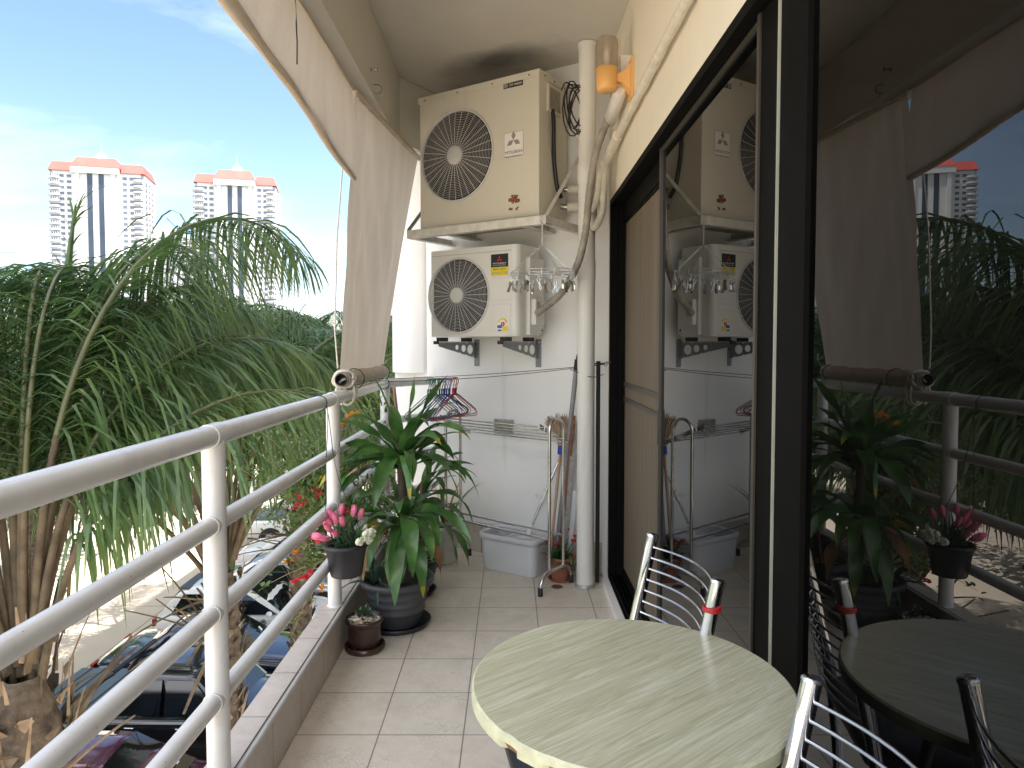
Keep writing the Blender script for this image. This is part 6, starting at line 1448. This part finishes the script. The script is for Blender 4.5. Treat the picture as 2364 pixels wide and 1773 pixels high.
# ------------------------------------------------------------------ towers
def tower(label, cx, cy, zr, rz, wtot, fh=3.0):
    """local: facade faces -y, centred on x=0; z measured from the ground"""
    c = thing('apartment_tower', label, 'tower', (cx, cy, ZG), rz); Hh = zr-ZG; hw = wtot/2; D_ = 24; cw = wtot*.235
    nf = int((Hh-1)/fh)
    g = MB(); g.box((-hw+1.6, 0, 0), (-cw, D_, Hh), M_TOWER); g.box((cw, 0, 0), (hw-1.6, D_, Hh), M_TOWER); g.box((-cw, -2.5, 0), (cw, D_-.5, Hh+1.8), M_TOWER)
    for s in (-1, 1): g.box((s*cw*.80-1.0, -3.3, 0), (s*cw*.80+1.0, -2.51, Hh-1), M_TOWER)
    for s in (-1, 1): g.box((s*(hw-1.6), 1.5, 0), (s*hw, D_-2, Hh), M_TOWER)
    g.box((-cw-.8, -3.8, Hh-1.4), (cw+.8, -2.52, Hh+1.9), M_TOWER); g.build('wall', c, world=False)
    for s in (-1, 1):
        g = MB(); x = s*wtot*.060; g.box((x-wtot*.027, -2.75, 0), (x+wtot*.027, -2.52, Hh-1.5), M_TSTRIPE); g.build('glass_stripe', c, world=False)
    for x0, x1, e in ((-hw-.4, -cw-.9, 0), (cw+.9, hw+.4, 0)):
        g = MB(); sl_ = 2.4; g.add([V((x0, -.8, Hh+.05)), V((x1, -.8, Hh+.05)), V((x1, D_+.5, Hh+.05)), V((x0, D_+.5, Hh+.05)), V((x0+sl_*.6, 1.6, Hh+5.0)), V((x1, 1.6, Hh+5.0)), V((x1, D_-2, Hh+5.0)), V((x0+sl_*.6, D_-2, Hh+5.0))] if x0 < 0 else
              [V((x0, -.8, Hh+.05)), V((x1, -.8, Hh+.05)), V((x1, D_+.5, Hh+.05)), V((x0, D_+.5, Hh+.05)), V((x0, 1.6, Hh+5.0)), V((x1-sl_*.6, 1.6, Hh+5.0)), V((x1-sl_*.6, D_-2, Hh+5.0)), V((x0, D_-2, Hh+5.0))],
              [(0, 1, 5, 4), (1, 2, 6, 5), (2, 3, 7, 6), (3, 0, 4, 7), (4, 5, 6, 7)], M_ROOF); g.build('roof', c, world=False)
    g = MB(); g.add([V((-cw-1, -4, Hh+1.95)), V((cw+1, -4, Hh+1.95)), V((cw+1, D_, Hh+1.95)), V((-cw-1, D_, Hh+1.95)), V((-cw+1.6, -1, Hh+7.2)), V((cw-1.6, -1, Hh+7.2)), V((cw-1.6, D_-3, Hh+7.2)), V((-cw+1.6, D_-3, Hh+7.2))], [(0, 1, 5, 4), (1, 2, 6, 5), (2, 3, 7, 6), (3, 0, 4, 7), (4, 5, 6, 7)], M_ROOF); o = g.build('roof', c, world=False)
    g = MB(); g.lathe([(4.2, Hh+7.21), (4.0, Hh+8.4), (3.0, Hh+8.8), (2.8, Hh+10.2), (1.6, Hh+11.6), (.3, Hh+12.4), (.0001, Hh+12.5)], M_TOWER, 10, (0, 8, 0), smooth=False); g.build('roof_lantern', o, world=False)
    g = MB(); g.tube([(0, 8, Hh+12.4), (0, 8, Hh+18)], [.22, .05], M_GREYB, 6); g.build('mast', o, world=False)
    rng = random.Random(int(abs(cx)))
    colx = [-hw+8.6, -hw+12.6, cw+2.6, cw+6.6]
    if wtot > 1:
        gap = (hw-cw); colx = [-cw-gap*.22, -cw-gap*.50, cw+gap*.22, cw+gap*.50]
    wm = MB(); wm.box((-1.0, -.12, -.75), (1.0, .02, .65), M_TWIN); rest = MB(); k = 0; wproto = None; nw_ = 0
    def put(proto, x, y, z, par=c):
        o_ = proto.copy(); COL.objects.link(o_); o_.parent = par; o_.location = (x, y, z); return o_
    while Hh-2.6-fh*k > 22:
        z = Hh-2.6-fh*k; k += 1
        for x in colx:
            if nw_ >= 100: rest.box((x-1.0, -.12, z-.75), (x+1.0, .02, z+.65), M_TWIN); continue
            if wproto is None: wproto = wm.build('window', c, world=False); wproto.location = (x, 0, z)
            else: put(wproto, x, 0, z)
            nw_ += 1
    if rest.f: rest.build('lower_windows', c, world=False, kind='stuff')
    bp = {}
    for enc in (0, 1):
        g = MB(); vs = []
        for zz in (-1.0, -.05):
            for i in range(9): a = PI*i/8; vs.append(V((2.6*math.cos(a), -.05-1.5*math.sin(a), zz)))
        g.add(vs, [(i, i+1, 10+i, 9+i) for i in range(8)], M_BALC, True); g.add(vs[:9], [tuple(range(9))], M_BALC); g.add([v-V((0, 0, .02)) for v in vs[9:]], [tuple(range(9))], M_BALC)
        gw = MB(); gw.box((-2.2, -.30 if not enc else -1.0, -.04), (2.2, -.02, 1.1), M_TWIN)
        if enc:
            for i in range(5): gw.box((-2.2+i*1.08, -1.06, -.04), (-1.85+i*1.08, -1.005, 1.1), M_BALC)
        bp[enc] = (g, gw, None, None)
    sd_ = MB()
    for s in (-1, 1):
        bx = s*(hw-gap*.20-.3); k = 0
        while Hh-3.0-fh*k > 22:
            z = Hh-3.0-fh*k; k += 1; enc = int(rng.random() < .4); g, gw, ob, ow = bp[enc]
            if ob is None: ob = g.build('balcony', c, world=False); ow = gw.build('balcony_window', ob, world=False); bp[enc] = (g, gw, ob, ow); ob.location = (bx, 0, z)
            else: nb = put(ob, bx, 0, z); put(ow, 0, 0, 0, nb)
            for j in range(3):
                yy = 4+j*6; sx = s*hw
                sd_.box((sx-.02 if s > 0 else sx-1.5, yy-2, z-1.0), (sx+1.5 if s > 0 else sx+.02, yy+2, z-.2), M_BALC); sd_.box((sx if s > 0 else sx-.15, yy-1.8, z-.05), (sx+.15 if s > 0 else sx, yy+1.8, z+1.1), M_TWIN)
    sd_.build('side_balconies', c, world=False, kind='stuff')
    return c
def place_tower(label, xl, xr, yr, Dm, rz, kw=.93, sh_=0):
    l, r_ = at_y(xl, yr, Dm), at_y(xr, yr, Dm); wt_ = (r_.x-l.x)*kw; tower(label, (l.x+r_.x)/2+sh_, Dm, at_y((xl+xr)/2, yr, Dm).z, rz, wt_)
place_tower('left white apartment tower with a salmon roof and two blue stripes', 112, 327, 372, 372, R(14), .86, -2.5)
place_tower('right white apartment tower with a salmon roof and two blue stripes', 424, 602, 398, 385, R(14), .93, -1.2)
l = at_y(336, 500, 470); r_ = at_y(428, 500, 470)
ab = thing('apartment_block', 'lower white stepped apartment block between the two towers', 'apartment block', (l.x, 470, ZG), R(8))
wA = r_.x-l.x+3; hA = l.z-ZG
g = MB(); g.box((0, 0, 0), (wA*.5, 20, hA), M_TOWER); g.box((wA*.5, 2, 0), (wA*.8, 20, hA-4), M_TOWER); g.box((wA*.8, 1, 0), (wA+3, 20, hA-1), M_TOWER)
for i in range(5): g.box((wA*.1*i+1, 3, hA), (wA*.1*i+2.6, 5, hA+1.6+.8*(i % 2)), M_TOWER)
g.build('wall', ab, world=False)
wm = MB(); wm.box((-.9, -.1, 0), (1.1, .02, 1.5), M_TWIN); b1 = MB(); b1.box((0, 0, -1.1), (wA*.3, 1.38, -.2), M_BALC); b2 = MB(); b2.box((0, 0, -1.1), (wA*.22-.8, .88, -.3), M_BALC)
pr_ = [None, None, None]
def putb(i, g, name, loc):
    if pr_[i] is None: pr_[i] = g.build(name, ab, world=False); pr_[i].location = loc
    else: o_ = pr_[i].copy(); COL.objects.link(o_); o_.parent = ab; o_.location = loc
for k in range(20):
    z = hA-5.2-3.0*k
    if z < 20: break
    for x in (wA*.10, wA*.30, wA*.56, wA*.72, wA*.9): putb(0, wm, 'window', (x, 0 if x < wA*.5 else 2 if x < wA*.8 else 1, z))
    putb(1, b1, 'balcony', (wA*.5, .6, z)); putb(2, b2, 'balcony', (.8, -.9, z))
# house roofs seen among the fronds, mast
for (xl, xr, yt, Y, lab) in ((108, 205, 716, 62, 'low white house with an orange tiled roof seen among the palms'), (-260, -150, 716, 66, 'second orange roofed house far off at the left')):
    l, r_ = at_y(xl, yt, Y), at_y(xr, yt, Y); wd = r_.x-l.x; hz_ = l.z
    hs_ = thing('house', lab, 'house', (l.x, Y, ZG), R(4)); e = hz_-ZG-1.0
    g = MB(); g.box((0, 0, 0), (wd, 7, e), M_TOWER); g.build('wall', hs_, world=False)
    g = MB(); g.add([V((-.5, -.6, e)), V((wd+.5, -.6, e)), V((wd+.5, 7.6, e)), V((-.5, 7.6, e)), V((1.2, 3.5, e+1.2)), V((wd-1.2, 3.5, e+1.2))], [(0, 1, 5, 4), (1, 2, 5), (2, 3, 4, 5), (3, 0, 4)], plain('orange_roof_tiles', (.42, .17, .07), .8) if 'orange_roof_tiles' not in MATS else MATS['orange_roof_tiles']); g.build('roof', hs_, world=False)
    for k in range(3): g = MB(); x = wd*(.2+.3*k); g.box((x-.6, -.06, e-2), (x+.6, .02, e-.7), M_TWIN); g.build('window', hs_, world=False)
q = at_y(642, 548, 60); g = MB(); g.tube([(q.x, 60, ZG), (q.x, 60, q.z)], [.14, .04], M_GREYB, 8); tag(g.build('radio_mast'), 'thin grey mast against the sky right of the towers', 'mast')
